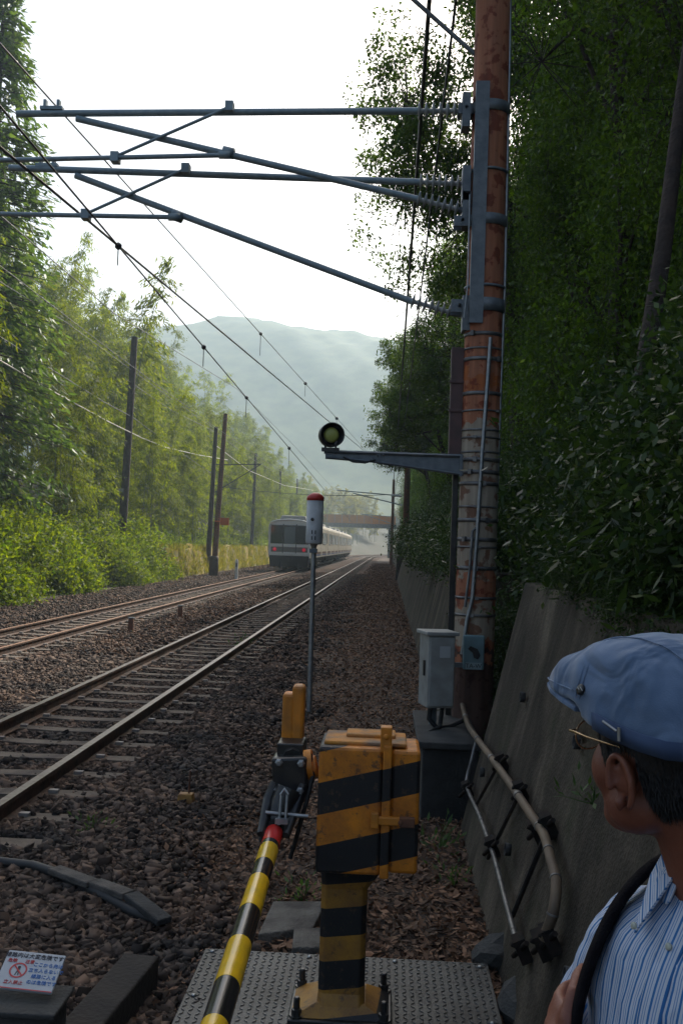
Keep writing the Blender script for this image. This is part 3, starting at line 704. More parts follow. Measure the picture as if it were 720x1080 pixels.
T, b, t = pole(266, 550, 92, 478, .17, M['poleblack'], 'dark pole in the hedge just left of the train', lean=.1)
T, b, t = pole(294, 548, 118, 497, .17, M['poleblack'], 'thin dark pole showing above the train\'s left corner')
T, b, t = pole(312, 548, 140, 505, .15, M['poleblack'], 'thinnest dark pole above the train roof, beside the white marker head')
# white post near the yellow wall
b = PZ(249, 612, 0.0); T = Thing('marker_post', b, 'short white concrete post in front of the yellow wall', 'post')
mb = MB(); mb.box(b+Vector((0, 0, .5)), (.16, .14, 1.05)); mb.box(b+Vector((0, 0, 1.06)), (.12, .10, .08)); T.part('post', mb, M['white'], .015)
mb = MB(); mb.box(b+Vector((0, -.073, .8)), (.08, .008, .2)); T.part('dark_plate', mb, M['darksteel'])
# two stubs between the tracks
for (px, py, D_, lb) in ((138, 669, 20.8, 'short dark post between the tracks, nearer of the two stubs'), (190, 653, 26.5, 'short dark post between the tracks, farther of the two stubs')):
    b = PZ(px, py, 0.0); T = Thing('track_stub', b, lb, 'post')
    mb = MB(); mb.box(b+Vector((0, 0, .16)), (.11, .09, .36), taper=.92); T.part('post', mb, M['rust'], .01)
    mb = MB(); mb.box(b+Vector((0, 0, .345)), (.12, .10, .02)); T.part('cap', mb, M['darksteel'])
# thin brown pole beyond the pole, its base guard and arms
D_ = 60; b = P(426, 608, D_)
T = Thing('catenary_pole', (b.x, D_, 0), 'thin brown pole beside the far retaining wall, with a dark base guard', 'pole')
mb = MB(); mb.tube([(b.x, D_, -.2), (b.x, D_, 5), (b.x, D_, 10.4)], [.2, .18, .15], 12); T.part('shaft', mb, M['rust'])
mb = MB(); mb.box((b.x-.25, D_-.3, .75), (.55, .4, 1.5), taper=.85); T.part('base_guard', mb, M['poleblack'], .03)
mb = MB(); mb.tube([P(424, 523, D_), P(355, 517, D_)], .035, 6); mb.tube([P(424, 533, D_), P(372, 520, D_)], .035, 6); T.part('cantilever_arm', mb, M['armsteel'])
mb = MB(); mb.lathe([(.03, 0)]+[(.09 if i % 2 else .04, .06*i) for i in range(1, 12)], P(424, 523, D_), (-1, 0, 0), 8); T.part('insulator', mb, M['white'])
D_ = 110; b = P(412, 600, D_)
T = Thing('catenary_pole', (b.x, D_, 0), 'farthest thin pole on the right, standing at the end of the footbridge', 'pole')
mb = MB(); mb.tube([(b.x, D_, -.2), (b.x, D_, 9.5)], [.19, .15], 10); T.part('shaft', mb, M['rust'])
mb = MB(); mb.tube([P(412, 545, D_), P(380, 542, D_)], .04, 6); mb.tube([P(412, 552, D_), P(385, 543, D_)], .035, 6); T.part('cantilever_arm', mb, M['armsteel'])

# ================================================================== TRAIN
M['ivory'] = mat('ivory_train_paint', (0.52, 0.48, 0.40), 0.35, 0, (0.46, 0.42, 0.35), 1.5)
M['trainwhite'] = mat('white_train_paint', (0.8, 0.8, 0.78), 0.35)
M['traingrey'] = mat('grey_train_panel', (0.16, 0.15, 0.14), 0.5)
M['glass'] = mat('dark_window_glass', (0.012, 0.016, 0.02), 0.08, 0, spec=0.8)
M['glasspale'] = mat('pale_door_glass', (0.10, 0.13, 0.15), 0.12, 0, spec=0.8)
M['brownband'] = mat('brown_band', (0.10, 0.05, 0.03), 0.4)
M['blueband'] = mat('blue_band', (0.03, 0.08, 0.22), 0.4)
def emis(name, col, st):
    m = bpy.data.materials.new(name); m.use_nodes = True; b = m.node_tree.nodes['Principled BSDF']
    b.inputs['Base Color'].default_value = (*col, 1); b.inputs['Emission Color'].default_value = (*col, 1); b.inputs['Emission Strength'].default_value = st; return m
M['tail'] = emis('tail_lamp_red', (0.7, 0.02, 0.05), 0.2)
TY = 68.0; TX = FTX-.05
T = Thing('train', (TX, TY, 0.2), 'ivory commuter train with red tail lights running away on the farther track', 'train')
def car_section(w=1.46, z0=1.05, z1=3.28, zt=3.72):
    return [(-w, z0), (w, z0), (w*1.01, 1.7), (w*.99, z1), (w*.9, z1+.22), (w*.6, zt-.06), (0, zt), (-w*.6, zt-.06), (-w*.9, z1+.22), (-w*.99, z1), (-w*1.01, 1.7)]
for ci in range(4):
    y0 = TY+ci*20.0; y1 = y0+19.5; mb = MB(); sec = car_section()
    if ci == 0:
        mb.add([(TX+x*.97, y0, z) for x, z in sec]+[(TX+x, y0+.35, z) for x, z in sec], [tuple(range(len(sec)-1, -1, -1))]+[(i, (i+1) % 11, 11+(i+1) % 11, 11+i) for i in range(11)])
        y0b = y0+.35
    else: y0b = y0
    mb.prism([Vector((TX+x, 0, z)) for x, z in sec], (0, y0b, 0), (0, y1, 0))
    body = T.part('car_body', mb, M['ivory'] if True else None)
    mb = MB()
    for s in (-1, 1):
        mb.box((TX+s*1.475, (y0b+y1)/2, 1.38), (.012, y1-y0b-.1, .16)); mb.box((TX+s*1.477, (y0b+y1)/2, 1.22), (.012, y1-y0b-.1, .09), mi=1)
    T.part('stripe', mb, [M['brownband'], M['blueband']], parent=body)
    for s in (-1, 1):
        for wi in range(8):
            yc = y0+2.2+wi*2.25
            if wi in (1, 4, 7):
                mb = MB(); mb.box((TX+s*1.478, yc, 2.1), (.02, 1.3, 2.0), mi=1)
                for q in (-1, 1): mb.box((TX+s*1.492, yc+q*.32, 2.55), (.012, .42, .85))
                T.part('door', mb, [M['glass'], M['ivory']], parent=body)
            else:
                mb = MB(); mb.box((TX+s*1.482, yc, 2.5), (.03, 1.75, .95)); T.part('window', mb, M['glass'], parent=body)
    mb = MB(); mb.box((TX, (y0+y1)/2, .86), (2.5, 18.6, .36))
    for by in (3, 16.5):
        mb.box((TX, y0+by, .62), (2.1, 2.6, .35))
    for by in (6.5, 8.7, 11.2, 13.4): mb.box((TX, y0+by, .66), (2.4, 1.5, .42))
    T.part('underframe', mb, M['rubber'], parent=body)
    mb = MB()
    for by in (1.9, 4.1, 15.4, 17.6):
        for s in (-1, 1): mb.lathe([(.42, -.07), (.42, .07)], (TX+s*.56, y0+by, .64), (1, 0, 0), 16)
    T.part('wheels', mb, M['darksteel'], parent=body)
    for by in (4.5, 14):
        mb = MB(); mb.box((TX, y0+by, 3.78), (1.7, 3.6, .26), taper=.92); T.part('air_conditioner', mb, M['boxgrey'], .04, parent=body)
# rear face
mb = MB(); sec = car_section(1.4, 1.1, 3.24, 3.66); mb.prism([Vector((TX+x, 0, z)) for x, z in sec], (0, TY-.02, 0), (0, TY+.02, 0)); T.part('rear_panel', mb, M['trainwhite'])
yf = TY-.032
mb = MB(); mb.box((TX, yf, 2.63), (2.62, .03, 1.28)); T.part('rear_windscreen', mb, M['glass'], .05)
mb = MB(); mb.box((TX, yf-.022, 2.58), (.75, .02, 1.14)); T.part('gangway_door_window', mb, M['glasspale'], .02)
mb = MB()
for s in (-1, 1): mb.box((TX+s*.45, yf-.03, 2.35), (.05, .03, 2.0))
T.part('window_pillars', mb, M['black'])
mb = MB(); mb.box((TX, yf, 1.60), (2.5, .03, .34)); T.part('lamp_panel', mb, M['traingrey'], .03)
for s in (-1, 1):
    mb = MB(); mb.lathe([(.115, 0), (.125, .03), (.09, .05)], (TX+s*1.0, yf-.012, 1.60), (0, -1, 0), 14); T.part('tail_light', mb, M['tail'])
mb = MB(); mb.box((TX, yf, 1.30), (2.84, .05, .12)); mb.box((TX, yf, 1.87), (2.84, .04, .12)); mb.tube([(TX+x*.985, TY-.02, z) for x, z in ((-1.42, 1.3), (-1.44, 2.6), (-1.43, 3.28), (-1.3, 3.46), (-.85, 3.6), (0, 3.66), (.85, 3.6), (1.3, 3.46), (1.43, 3.28), (1.44, 2.6), (1.42, 1.3))], .06, 6); T.part('white_trim', mb, M['trainwhite'])
mb = MB(); mb.box((TX, yf+.1, .8), (2.6, .3, .75), taper=1.05); mb.box((TX, yf-.12, .95), (.35, .4, .3)); mb.box((TX-.6, yf-.07, .55), (.12, .12, .5)); mb.box((TX+.6, yf-.07, .55), (.12, .12, .5)); T.part('skirt_and_coupler', mb, M['rubber'], .02)
mb = MB(); mb.box((TX+.15, TY+1.3, 3.80), (1.9, 1.7, .3), taper=.85); T.part('roof_cover', mb, M['boxgrey'], .05)

# ================================================================== MAIN POLE
PD = 8.6
pb = P(502, 600, PD); PXc = pb.x
def polemat():
    m = bpy.data.materials.new('peeling_orange_pole'); m.use_nodes = True; nt = m.node_tree; b = nt.nodes['Principled BSDF']
    b.inputs['Roughness'].default_value = .75
    tc = nt.nodes.new('ShaderNodeTexCoord'); sp = nt.nodes.new('ShaderNodeSeparateXYZ'); nt.links.new(tc.outputs['Object'], sp.inputs[0])
    n = nt.nodes.new('ShaderNodeTexNoise'); n.inputs['Scale'].default_value = 11; n.inputs['Detail'].default_value = 8
    nt.links.new(tc.outputs['Object'], n.inputs['Vector'])
    ad = nt.nodes.new('ShaderNodeMath'); ad.operation = 'MULTIPLY_ADD'; ad.inputs[1].default_value = .55; nt.links.new(n.outputs['Fac'], ad.inputs[0]); nt.links.new(sp.outputs['Z'], ad.inputs[2])
    mr = nt.nodes.new('ShaderNodeMath'); mr.operation = 'DIVIDE'; mr.inputs[1].default_value = 4.0; nt.links.new(ad.outputs[0], mr.inputs[0])
    r = nt.nodes.new('ShaderNodeValToRGB'); r.color_ramp.interpolation = 'CONSTANT'; e = r.color_ramp.elements
    def zz(y): return (P(502, y, PD).z+.275)/4.0
    OR = (.42, .155, .075, 1); WH = (.38, .31, .23, 1); BO = (.42, .12, .03, 1); DK = (.10, .05, .035, 1)
    stops = [(0.0, DK), (zz(690), OR), (zz(678), WH), (zz(640), OR), (zz(603), WH), (zz(449), OR), (zz(411), BO), (zz(396), OR)]
    e[0].position = 0; e[0].color = DK; e[1].position = stops[1][0]; e[1].color = stops[1][1]
    for p_, c_ in stops[2:]:
        q = e.new(min(p_, 1.0)); q.color = c_
    nt.links.new(mr.outputs[0], r.inputs['Fac'])
    # flaked patches and grime
    n2 = nt.nodes.new('ShaderNodeTexNoise'); n2.inputs['Scale'].default_value = 9; n2.inputs['Detail'].default_value = 6; nt.links.new(tc.outputs['Object'], n2.inputs['Vector'])
    r2 = nt.nodes.new('ShaderNodeValToRGB'); r2.color_ramp.elements[0].position = .41; r2.color_ramp.elements[1].position = .46
    r2.color_ramp.elements[0].color = (.55, .33, .25, 1); r2.color_ramp.elements[1].color = (1, 1, 1, 1); nt.links.new(n2.outputs['Fac'], r2.inputs['Fac'])
    mp = nt.nodes.new('ShaderNodeMapping'); mp.inputs['Scale'].default_value = (14, 14, .8); nt.links.new(tc.outputs['Object'], mp.inputs['Vector'])
    n3 = nt.nodes.new('ShaderNodeTexNoise'); n3.inputs['Scale'].default_value = 1.5; n3.inputs['Detail'].default_value = 6; nt.links.new(mp.outputs[0], n3.inputs['Vector'])
    r3 = nt.nodes.new('ShaderNodeValToRGB'); r3.color_ramp.elements[0].position = .3; r3.color_ramp.elements[1].position = .7
    r3.color_ramp.elements[0].color = (.6, .58, .55, 1); r3.color_ramp.elements[1].color = (1.15, 1.15, 1.15, 1); nt.links.new(n3.outputs['Fac'], r3.inputs['Fac'])
    mx = nt.nodes.new('ShaderNodeMix'); mx.data_type = 'RGBA'; mx.blend_type = 'MULTIPLY'; mx.inputs[0].default_value = 1
    nt.links.new(r.outputs[0], mx.inputs[6]); nt.links.new(r2.outputs[0], mx.inputs[7])
    my = nt.nodes.new('ShaderNodeMix'); my.data_type = 'RGBA'; my.blend_type = 'MULTIPLY'; my.inputs[0].default_value = 1
    nt.links.new(mx.outputs[2], my.inputs[6]); nt.links.new(r3.outputs[0], my.inputs[7]); nt.links.new(my.outputs[2], b.inputs['Base Color'])
    bp = nt.nodes.new('ShaderNodeBump'); bp.inputs['Strength'].default_value = .3; bp.inputs['Distance'].default_value = .01; nt.links.new(n2.outputs['Fac'], bp.inputs['Height']); nt.links.new(bp.outputs[0], b.inputs['Normal'])
    return m
M['polepaint'] = polemat()
T = Thing('catenary_pole', (PXc, PD, 0), 'thick orange painted pole with peeling white patches, metal bands and pipe arms', 'pole')
mb = MB(); mb.tube([(PXc, PD, -.2), (PXc, PD, 3), (PXc, PD, 6), (PXc, PD, 9.2)], [.175, .165, .155, .145], 32); T.part('shaft', mb, M['polepaint'])
def pr_at(z): return .175-.0033*z
M['band'] = mat('band_steel', (.10, .10, .10), .5, .6, (.22, .21, .2), 12)
for y in (355, 370, 381, 417, 435, 455, 463, 478, 486, 499, 511, 535, 549, 569, 577, 599, 630, 648):
    z = P(502, y, PD).z; h = random.choice((.016, .022, .032)); rr = pr_at(z)+.004
    mb = MB(); mb.lathe([(rr, -h/2), (rr+.003, -h/2), (rr+.003, h/2), (rr, h/2)], (PXc, PD, z), n=28)
    a_ = random.uniform(-2.4, -.7); mb.box((PXc+math.cos(a_)*(rr+.012), PD+math.sin(a_)*(rr+.012), z), (.035, .03, h*1.3), Matrix.Rotation(a_, 3, 'Z'))
    T.part('band', mb, M['band'])
for y, wd_ in ((305, .02), (184, .02), (118, .09), (236, .09), (325, .11)):
    z = P(508, y, PD).z; rr = pr_at(z)+.006; mb = MB()
    mb.lathe([(rr, -wd_/2), (rr+.012, -wd_/2), (rr+.012, wd_/2), (rr, wd_/2)], (PXc, PD, z), n=28)
    if wd_ > .05:
        for q in (-1, 1):
            mb.box((PXc-rr-.06, PD+q*.06, z), (.12, .025, wd_)); mb.tube([(PXc-rr-.05, PD-.11, z), (PXc-rr-.05, PD+.11, z)], .013, 6)
    T.part('clamp', mb, M['darksteel'])
# steel channel strapped on the left front
z1, z0_ = P(505, 95, PD).z, P(500, 345, PD).z
mb = MB(); cx_, cy_ = PXc-.082, PD-.172
mb.box((cx_, cy_, (z0_+z1)/2), (.115, .012, z1-z0_)); 
for q in (-1, 1): mb.box((cx_+q*.052, cy_+.03, (z0_+z1)/2), (.012, .06, z1-z0_))
T.part('steel_channel', mb, M['darksteel'])
zs_, ze_ = P(486, 367, PD).z, P(486, 480, PD).z
mb = MB(); mb.box((PXc-.215, PD+.02, (zs_+ze_)/2), (.11, .10, zs_-ze_)); mb.box((PXc-.215, PD-.035, zs_-.3), (.13, .012, .03)); mb.box((PXc-.215, PD-.035, zs_-.55), (.13, .012, .03)); T.part('side_post', mb, mat('reddish_brown_paint', (.11, .055, .048), .6, 0, (.07, .04, .035), 8), .008)
mb = MB(); mb.box((PXc-.20, PD+.05, ze_*.5), (.05, .06, ze_)); T.part('cable_duct', mb, M['black'], .006)
# conduits
def cond(pts, D_, r, m, nm='conduit'):
    mb = MB(); mb.tube([P(x, y, D_) for x, y in pts], r, 8); return T.part(nm, mb, m)
cond([(517, 356), (514, 400), (508, 480), (503, 560), (498, 630), (492, 655), (487, 690)], PD-.19, .017, M['steel'])
cond([(503, 556), (498, 560), (495, 600), (490, 640)], PD-.19, .012, M['band'])
cond([(539, 0-120), (537, 60), (532, 300), (522, 560), (516, 705)], PD-.05, .014, M['steel'], 'guard_wire')
cond([(495, 205), (493, 300), (489, 335)], PD-.15, .006, M['steel'], 'tie_rod')
# crossarm above the picture carrying the feeders
zc = 7.0
mb = MB(); mb.box((PXc-.1, PD, zc-.08), (1.7, .09, .09)); mb.tube([(PXc-.8, PD, zc-.1), (PXc, PD, zc-.8)], .02, 6); T.part('crossarm', mb, M['darksteel'])
# small plate
c = P(499, 688, PD-.25)
mb = MB(); mb.box(c, (.175, .05, .285)); plo = T.part('meter_box', mb, mat('pale_teal_plastic', (.16, .25, .26), .5, 0, (.12, .19, .20), 12), .012)
mb = MB(); mb.box(c+Vector((0, -.03, -.11)), (.13, .006, .055)); T.part('number_plate', mb, mat('pale_plate', (.30, .38, .38), .5), parent=plo)
mb = MB(); mb.prism([Vector((-.05, 0, .03)), Vector((-.03, 0, .055)), Vector((.03, 0, .03)), Vector((.055, 0, -.02)), Vector((.035, 0, -.055)), Vector((.0, 0, -.04)), Vector((-.01, 0, 0))], c+Vector((0, -.034, 0)), c+Vector((0, -.026, 0))); T.part('black_mark', mb, M['black'], parent=plo)

def text(body, size, loc, rot, m, name='lettering', parent=None, base=None, ext=.0008, align='CENTER'):
    cu = bpy.data.curves.new('lettering', 'FONT'); cu.body = body; cu.size = size; cu.extrude = ext; cu.align_x = align; cu.align_y = 'CENTER'
    tmp = bpy.data.objects.new('lettering', cu); scene.collection.objects.link(tmp)
    dg = bpy.context.evaluated_depsgraph_get(); me = bpy.data.meshes.new_from_object(tmp.evaluated_get(dg)); bpy.data.objects.remove(tmp)
    me.transform(rot.to_4x4() if isinstance(rot, Matrix) else rot.to_matrix().to_4x4()); me.transform(Matrix.Translation(Vector(loc)-(base if base else Vector((0, 0, 0)))))
    me.materials.clear(); me.materials.append(m)
    o = bpy.data.objects.new(name, me); scene.collection.objects.link(o)
    if parent: o.parent = parent
    return o
text('TA-W', .05, c+Vector((0, -.035, -.11)), Euler((R(90), 0, 0)), M['black'], parent=plo, base=T.base)

# ------------------------------------------------------------------ pipe arms
def insul(mb, a, b, n=7, r1=.074, r0=.02):
    a = Vector(a); b = Vector(b); L = (b-a).length; prof = [(r0, 0)]
    for i in range(n):
        h = L*(i+.3)/n; prof += [(r0, h), (r1, h+L*.12/n), (r1*.96, h+L*.25/n), (r0, h+L*.5/n)]
    prof.append((r0, L)); mb.lathe(prof, a, (b-a), 14)
M['insul'] = mat('grey_porcelain', (.34, .36, .35), .25, 0, (.42, .43, .41), 20)
def arm(D_, top, diag, reg, strut, tins, dins, label, clampx):
    p = lambda q: P(q[0], q[1], D_)
    T = Thing('cantilever_arm', p(tins[1]), label, 'pipe arm', 'pipe arms of the orange pole')
    mb = MB(); mb.tube([p(top[0]), p(top[1])], .030, 12); T.part('top_pipe', mb, M['armsteel'])
    mb = MB(); mb.tube([p(diag[0]), p(diag[1])], .030, 12)
    for q in diag[2:]: c_ = p(q); mb.lathe([(.05, -.05), (.05, .05)], c_, (p(diag[1])-p(diag[0])), 10)
    T.part('diagonal_pipe', mb, M['armsteel'])
    mb = MB(); mb.tube([p(reg[0])+Vector((0, -.05, 0)), p(reg[1])+Vector((0, -.05, 0))], .021, 10); mb.lathe([(.035, -.05), (.035, .05)], p(reg[1])+Vector((0, -.05, 0)), X3, 8); T.part('registration_pipe', mb, M['armsteel'])
    mb = MB(); mb.tube([p(strut[0])+Vector((0, -.055, 0)), p(strut[1])+Vector((0, -.045, 0))], .015, 8)
    for q in strut: mb.box(p(q)+Vector((0, -.03, 0)), (.07, .10, .085))
    T.part('strut', mb, M['armsteel'])
    for (a_, b_) in (tins, dins):
        mb = MB(); insul(mb, p(a_), p(b_)); T.part('insulator', mb, M['insul'])
        mb = MB(); mb.tube([p(b_), P(497, b_[1]+(2 if a_ == tins[0] else 4), PD)], .028, 8); mb.box(P(491, b_[1]+2, PD-.02), (.07, .16, .30)); T.part('mounting_bracket', mb, M['darksteel'])
    mb = MB(); c_ = p(clampx)
    for q in (-.06, .06): mb.box(c_+Vector((q, 0, .05)), (.025, .05, .09)); 
    mb.box(c_+Vector((0, 0, .02)), (.20, .06, .03)); T.part('wire_clamp', mb, M['armsteel'])
arm(PD, ((18, 120), (440, 117)), ((81, 125), (440, 210), (241, 161)), ((-30, 172), (238, 166)), ((123, 168), (243, 115)), ((438, 117), (490, 117)), ((438, 209.5), (484, 221)), 'upper pipe arm on the orange pole, its straight top pipe the highest of all', (55, 117))
arm(PD+.22, ((10, 177), (442, 192)), ((80, 185), (434, 318), (187, 228)), ((-30, 227), (185, 231)), ((92, 228), (197, 180)), ((440, 192), (486, 194)), ((432, 317), (476, 330)), 'lower pipe arm on the orange pole, with the longest diagonal pipe', (50, 177))
mb = MB()

# ------------------------------------------------------------------ lamp on bracket
D_ = PD-.12; c = P(349, 459, D_)
T = Thing('signal_lamp', P(488, 490, D_), 'round black lamp with a yellow lens on a tapered grey bracket from the orange pole', 'signal lamp')
br = MB(); tl, tr_, br_, bm_, bl = P(343, 475, D_), P(488, 480, D_), P(488, 502, D_), P(392, 488, D_), P(343, 484, D_)
poly = [tl, bl, bm_, br_, tr_]
br.prism([Vector((p_.x, 0, p_.z)) for p_ in poly], (0, D_-.008, 0), (0, D_+.008, 0))
br.tube([tl+Vector((.02, -.02, -.01)), tr_+Vector((0, -.02, -.01))], .014, 4, smooth=False); br.tube([bl+Vector((.02, -.02, .01)), bm_+Vector((0, -.02, .01)), br_+Vector((0, -.02, .01))], .012, 4, smooth=False)
br.box((tr_+br_)*.5+Vector((-.02, -.01, 0)), (.02, .05, .19)); br.box(P(400, 483, D_-.02), (.012, .02, .09))
for q in ((398, 480), (404, 480), (392, 485)): br.lathe([(.009, 0), (.009, .03)], P(q[0], q[1], D_-.02), (0, -1, 0), 6)
T.part('bracket_arm', br, M['darksteel'])
ax = Vector((.25, -1, -.03)).normalized()
mb = MB(); mb.lathe([(.03, .16), (.085, .14), (.102, .05), (.105, .0), (.105, -.075), (.098, -.075), (.094, -.01), (.0, -.005)], c, -ax, 28); hsg = T.part('housing', mb, M['black'])
mb = MB(); mb.lathe([(.066, 0), (.064, .014), (.045, .026), (.02, .031), (0.001, .032)], c+ax*.012, ax, 24); T.part('lens', mb, mat('yellow_green_lens', (.45, .46, .11), .35))
mb = MB(); b0 = P(350, 475, D_)
for q in (-.045, .045): mb.box((c.x+q, D_, (c.z-.1+b0.z)/2+.01), (.016, .03, .11))
mb.box((c.x, D_, b0.z+.005), (.15, .07, .03)); T.part('mount', mb, M['black'])
mb = MB(); mb.tube([P(362, 482, D_-.03), P(372, 487, D_-.03), P(385, 488, D_-.03), P(396, 485, D_-.03)], .009, 6); T.part('cable', mb, M['rubber'])

# ------------------------------------------------------------------ wires
def sagwire(pts, r, name, label, m='wire', group='overhead wires', sag=0.0, beads=()):
    P0 = [Vector(p) for p in pts]; out = []
    for i in range(len(P0)-1):
        n = 14
        for k in range(n): t = k/n; q = P0[i].lerp(P0[i+1], t); q.z -= sag*4*t*(1-t); out.append(q)
    out.append(P0[-1]); mb = MB(); mb.tube(out, r, 6)
    o = mb.build(name, M[m], loc=out[0]); tag(o, label, 'wire', group); return out
def ext(a, b, Y):     # continue the straight wire a->b back to depth Y
    return a+(b-a)*((Y-a.y)/(b.y-a.y))
W = 'overhead_wire'
def clamp_bead(name, p, label): 
    mb = MB(); mb.lathe([(.03, -.05), (.045, -.02), (.045, .02), (.03, .05)], (0, 0, 0), n=8)
wires = []
A0, A1 = P(55, 107, PD), P(388, 478, 62); sagwire([ext(A0, A1, -3), A0, A1], .008, W, 'overhead wire clamped on the top pipe of the upper arm, steepest across the sky')
B0, B1 = P(30, 180, PD+.2), P(388, 479, 62.3); sagwire([ext(B0, B1, -3), B0, B1], .014, W, 'thick overhead wire running from the lower arm down across the white sky')
C0, C1 = P(100, 230, PD), P(372, 552, 90); sagwire([ext(C0, C1, -3), C0, C1], .009, W, 'overhead contact wire passing the free tips of the pipe arms, with small round beads')
for nm, (p0, p1), ts, lb in (('wire_bead', (A0, A1), ((275, 358), (322, 411), (355, 448)), 'steepest'), ('wire_bead', (C0, C1), ((125, 258), (215, 363), (260, 418), (305, 470)), 'contact')):
    for (px, py) in ts:
        # depth on the wire where it passes this column of the picture
        lo, hi = PD, p1.y
        for _ in range(40):
            md_ = (lo+hi)/2; q = ext(p0, p1, md_); v_ = q-CAM; sx_ = 360+FPX*v_.dot(rt)/v_.dot(fw)
            if sx_ < px: lo = md_
            else: hi = md_
        q = ext(p0, p1, lo); rad = max(.035, .0017*lo)
        mb = MB(); mb.lathe([(.3*rad, -rad), (rad*.9, -.5*rad), (rad, 0), (rad*.9, .5*rad), (.3*rad, rad)], q, n=10)
        if lb == 'steepest':
            # dropper down to the thick wire
            zb_ = ext(B0, B1, lo).z; mb.tube([q, (q.x, q.y, zb_)], .006, 4)
        else: mb.tube([q, (q.x, q.y, q.z-.02*lo)], .006, 4)
        o = mb.build('wire_dropper', M['wire'], loc=q); tag(o, 'small dark bead with a thin dropper on the %s overhead wire' % ('upper' if lb == 'steepest' else 'contact'), 'wire fitting', 'beads on the overhead wires')
# far track pair
def wx(pts, X, r, label, m='wire'): return sagwire([PX(x, y, X) for x, y in pts], r, W, label, m)
wx([(-25, 205), (62, 280), (120, 330), (250, 410), (310, 470), (360, 525)], FTX, .010, 'overhead wire of the farther track passing in front of the bamboo')
wx([(-30, 262), (0, 280), (120, 372), (222, 447), (330, 520)], -7.2, .008, 'thin wire crossing the bamboo below the farther track wire')
wx([(-20, 365), (0, 380), (60, 415), (115, 445), (150, 462), (175, 472), (210, 480), (240, 485)], -12.3, .022, 'pale sagging cable, brightest of the wires in front of the bamboo', 'wirelight')
wx([(-20, 342), (0, 355), (60, 393), (110, 424), (140, 440), (180, 470), (224, 500)], -12.35, .016, 'thin dark cable sagging just above the pale cable')
wx([(-20, 285), (0, 297), (70, 340), (133, 386), (180, 420), (226, 452)], -12.4, .012, 'thin cable passing the upper part of the leftmost dark pole')
wx([(133, 400), (180, 432), (228, 456), (262, 482), (294, 500)], -12.4, .014, 'thin cable strung from the leftmost dark pole to the poles beyond')
wx([(228, 470), (262, 496), (300, 512), (330, 517)], -11.5, .022, 'pale cable sagging from the rusty pole towards the white marker head', 'wirelight')
wx([(240, 512), (300, 514), (352, 517), (424, 523)], -9.0, .02, 'nearly level cross wire in front of the bamboo above the train') if False else None
sagwire([P(226, 512, 60), P(424, 521, 60)], .018, W, 'nearly level span wire crossing above the train', sag=.3)
F0 = Vector((.25+.0, 0, 7.0)); 
for (x0_, lb, r_) in ((.22, 'vertical looking dark feeder cable left of the orange pole, the thicker one', .022), (.46, 'vertical looking dark feeder cable nearest the orange pole, the thinner one', .014)):
    pts = [Vector((x0_, -4, 7.05)), Vector((x0_, PD, 7.0)), Vector((x0_+.1, 60, 6.9)), Vector((x0_+.1, 110, 6.9))]
    sagwire(pts, r_, W, lb, sag=.25)

# ------------------------------------------------------------------ box, plinth, wall pipes
M['plinthdark'] = mat('plinth_dark_concrete', (.03, .03, .028), .9, 0, (.015, .015, .014), 5, .5, 50)  # very dark concrete tone with random mottling for the plinth block
pA = PZ(443, 865, 0); pB = PZ(502, 865, 0)
yb = pA.y; T = Thing('concrete_plinth', ((pA.x+pB.x)/2, yb+.7, 0), 'dark concrete plinth at the foot of the orange pole, beneath the grey box', 'plinth')
mb = MB(); mb.box(((pA.x+pB.x)/2, yb+.7, .26), (pB.x-pA.x, 1.4, .54)); T.part('block', mb, M['plinthdark'], .015)
mb = MB(); mb.box(((pA.x+pB.x)/2-.01, yb+.68, .555), (pB.x-pA.x+.06, 1.44, .05)); T.part('cap_slab', mb, M['darkconcrete'], .01)
D_ = 7.95; c0 = P(461, 708, D_)
zt_, zb_ = P(461, 670, D_).z, P(461, 747, D_).z; w_ = 29*D_/FPX
T = Thing('control_box', (c0.x, D_+.13, zb_), 'light grey metal control box mounted left of the orange pole', 'control box')
rot = Matrix.Rotation(R(14), 3, 'Z')
mb = MB(); mb.box((c0.x, D_+.13, (zt_+zb_)/2), (w_, .26, zt_-zb_), rot); T.part('case', mb, M['boxgrey'], .008)
mb = MB(); mb.box((c0.x, D_+.13, zt_+.012), (w_+.05, .31, .03), rot); T.part('roof', mb, M['boxgrey'], .006)
def fr(x, y, z): return Vector((c0.x, D_+.13, 0))+rot @ Vector((x, y-.13, 0))+Vector((0, 0, z))
mb = MB(); mb.box(fr(.0, -.008, (zt_+zb_)/2), (w_*.9, .014, (zt_-zb_)*.94), rot); dr = T.part('door', mb, M['boxgrey'], .004)
mb = MB(); mb.box(fr(.02, -.019, zt_-.13), (.085, .004, .09), rot); T.part('paper_label', mb, mat('pale_label', (.42, .43, .42), .6), parent=dr)
mb = MB(); mb.box(fr(-w_*.5-.008, .09, (zt_+zb_)/2+.02), (.012, .03, .12), rot); T.part('handle', mb, M['black'])
mb = MB(); mb.box(fr(0, .2, zb_-.05), (.05, .05, .35), rot); T.part('leg', mb, M['darksteel'])
mb = MB(); mb.box((c0.x+.14, D_+.42, zb_+.3), (.28, .03, .04)); T.part('bracket', mb, M['darksteel'])
mb = MB(); mb.tube([fr(-.05, .1, zb_), fr(-.06, .1, zb_-.1), fr(.0, .05, zb_-.17), fr(.12, .1, zb_-.16), fr(.25, .1, zb_-.1)], .02, 8); mb.tube([fr(.05, .1, zb_), fr(0, 0, zb_-.15), fr(-.14, -.1, zb_-.18)], .018, 8); T.part('cable', mb, M['rubber'])

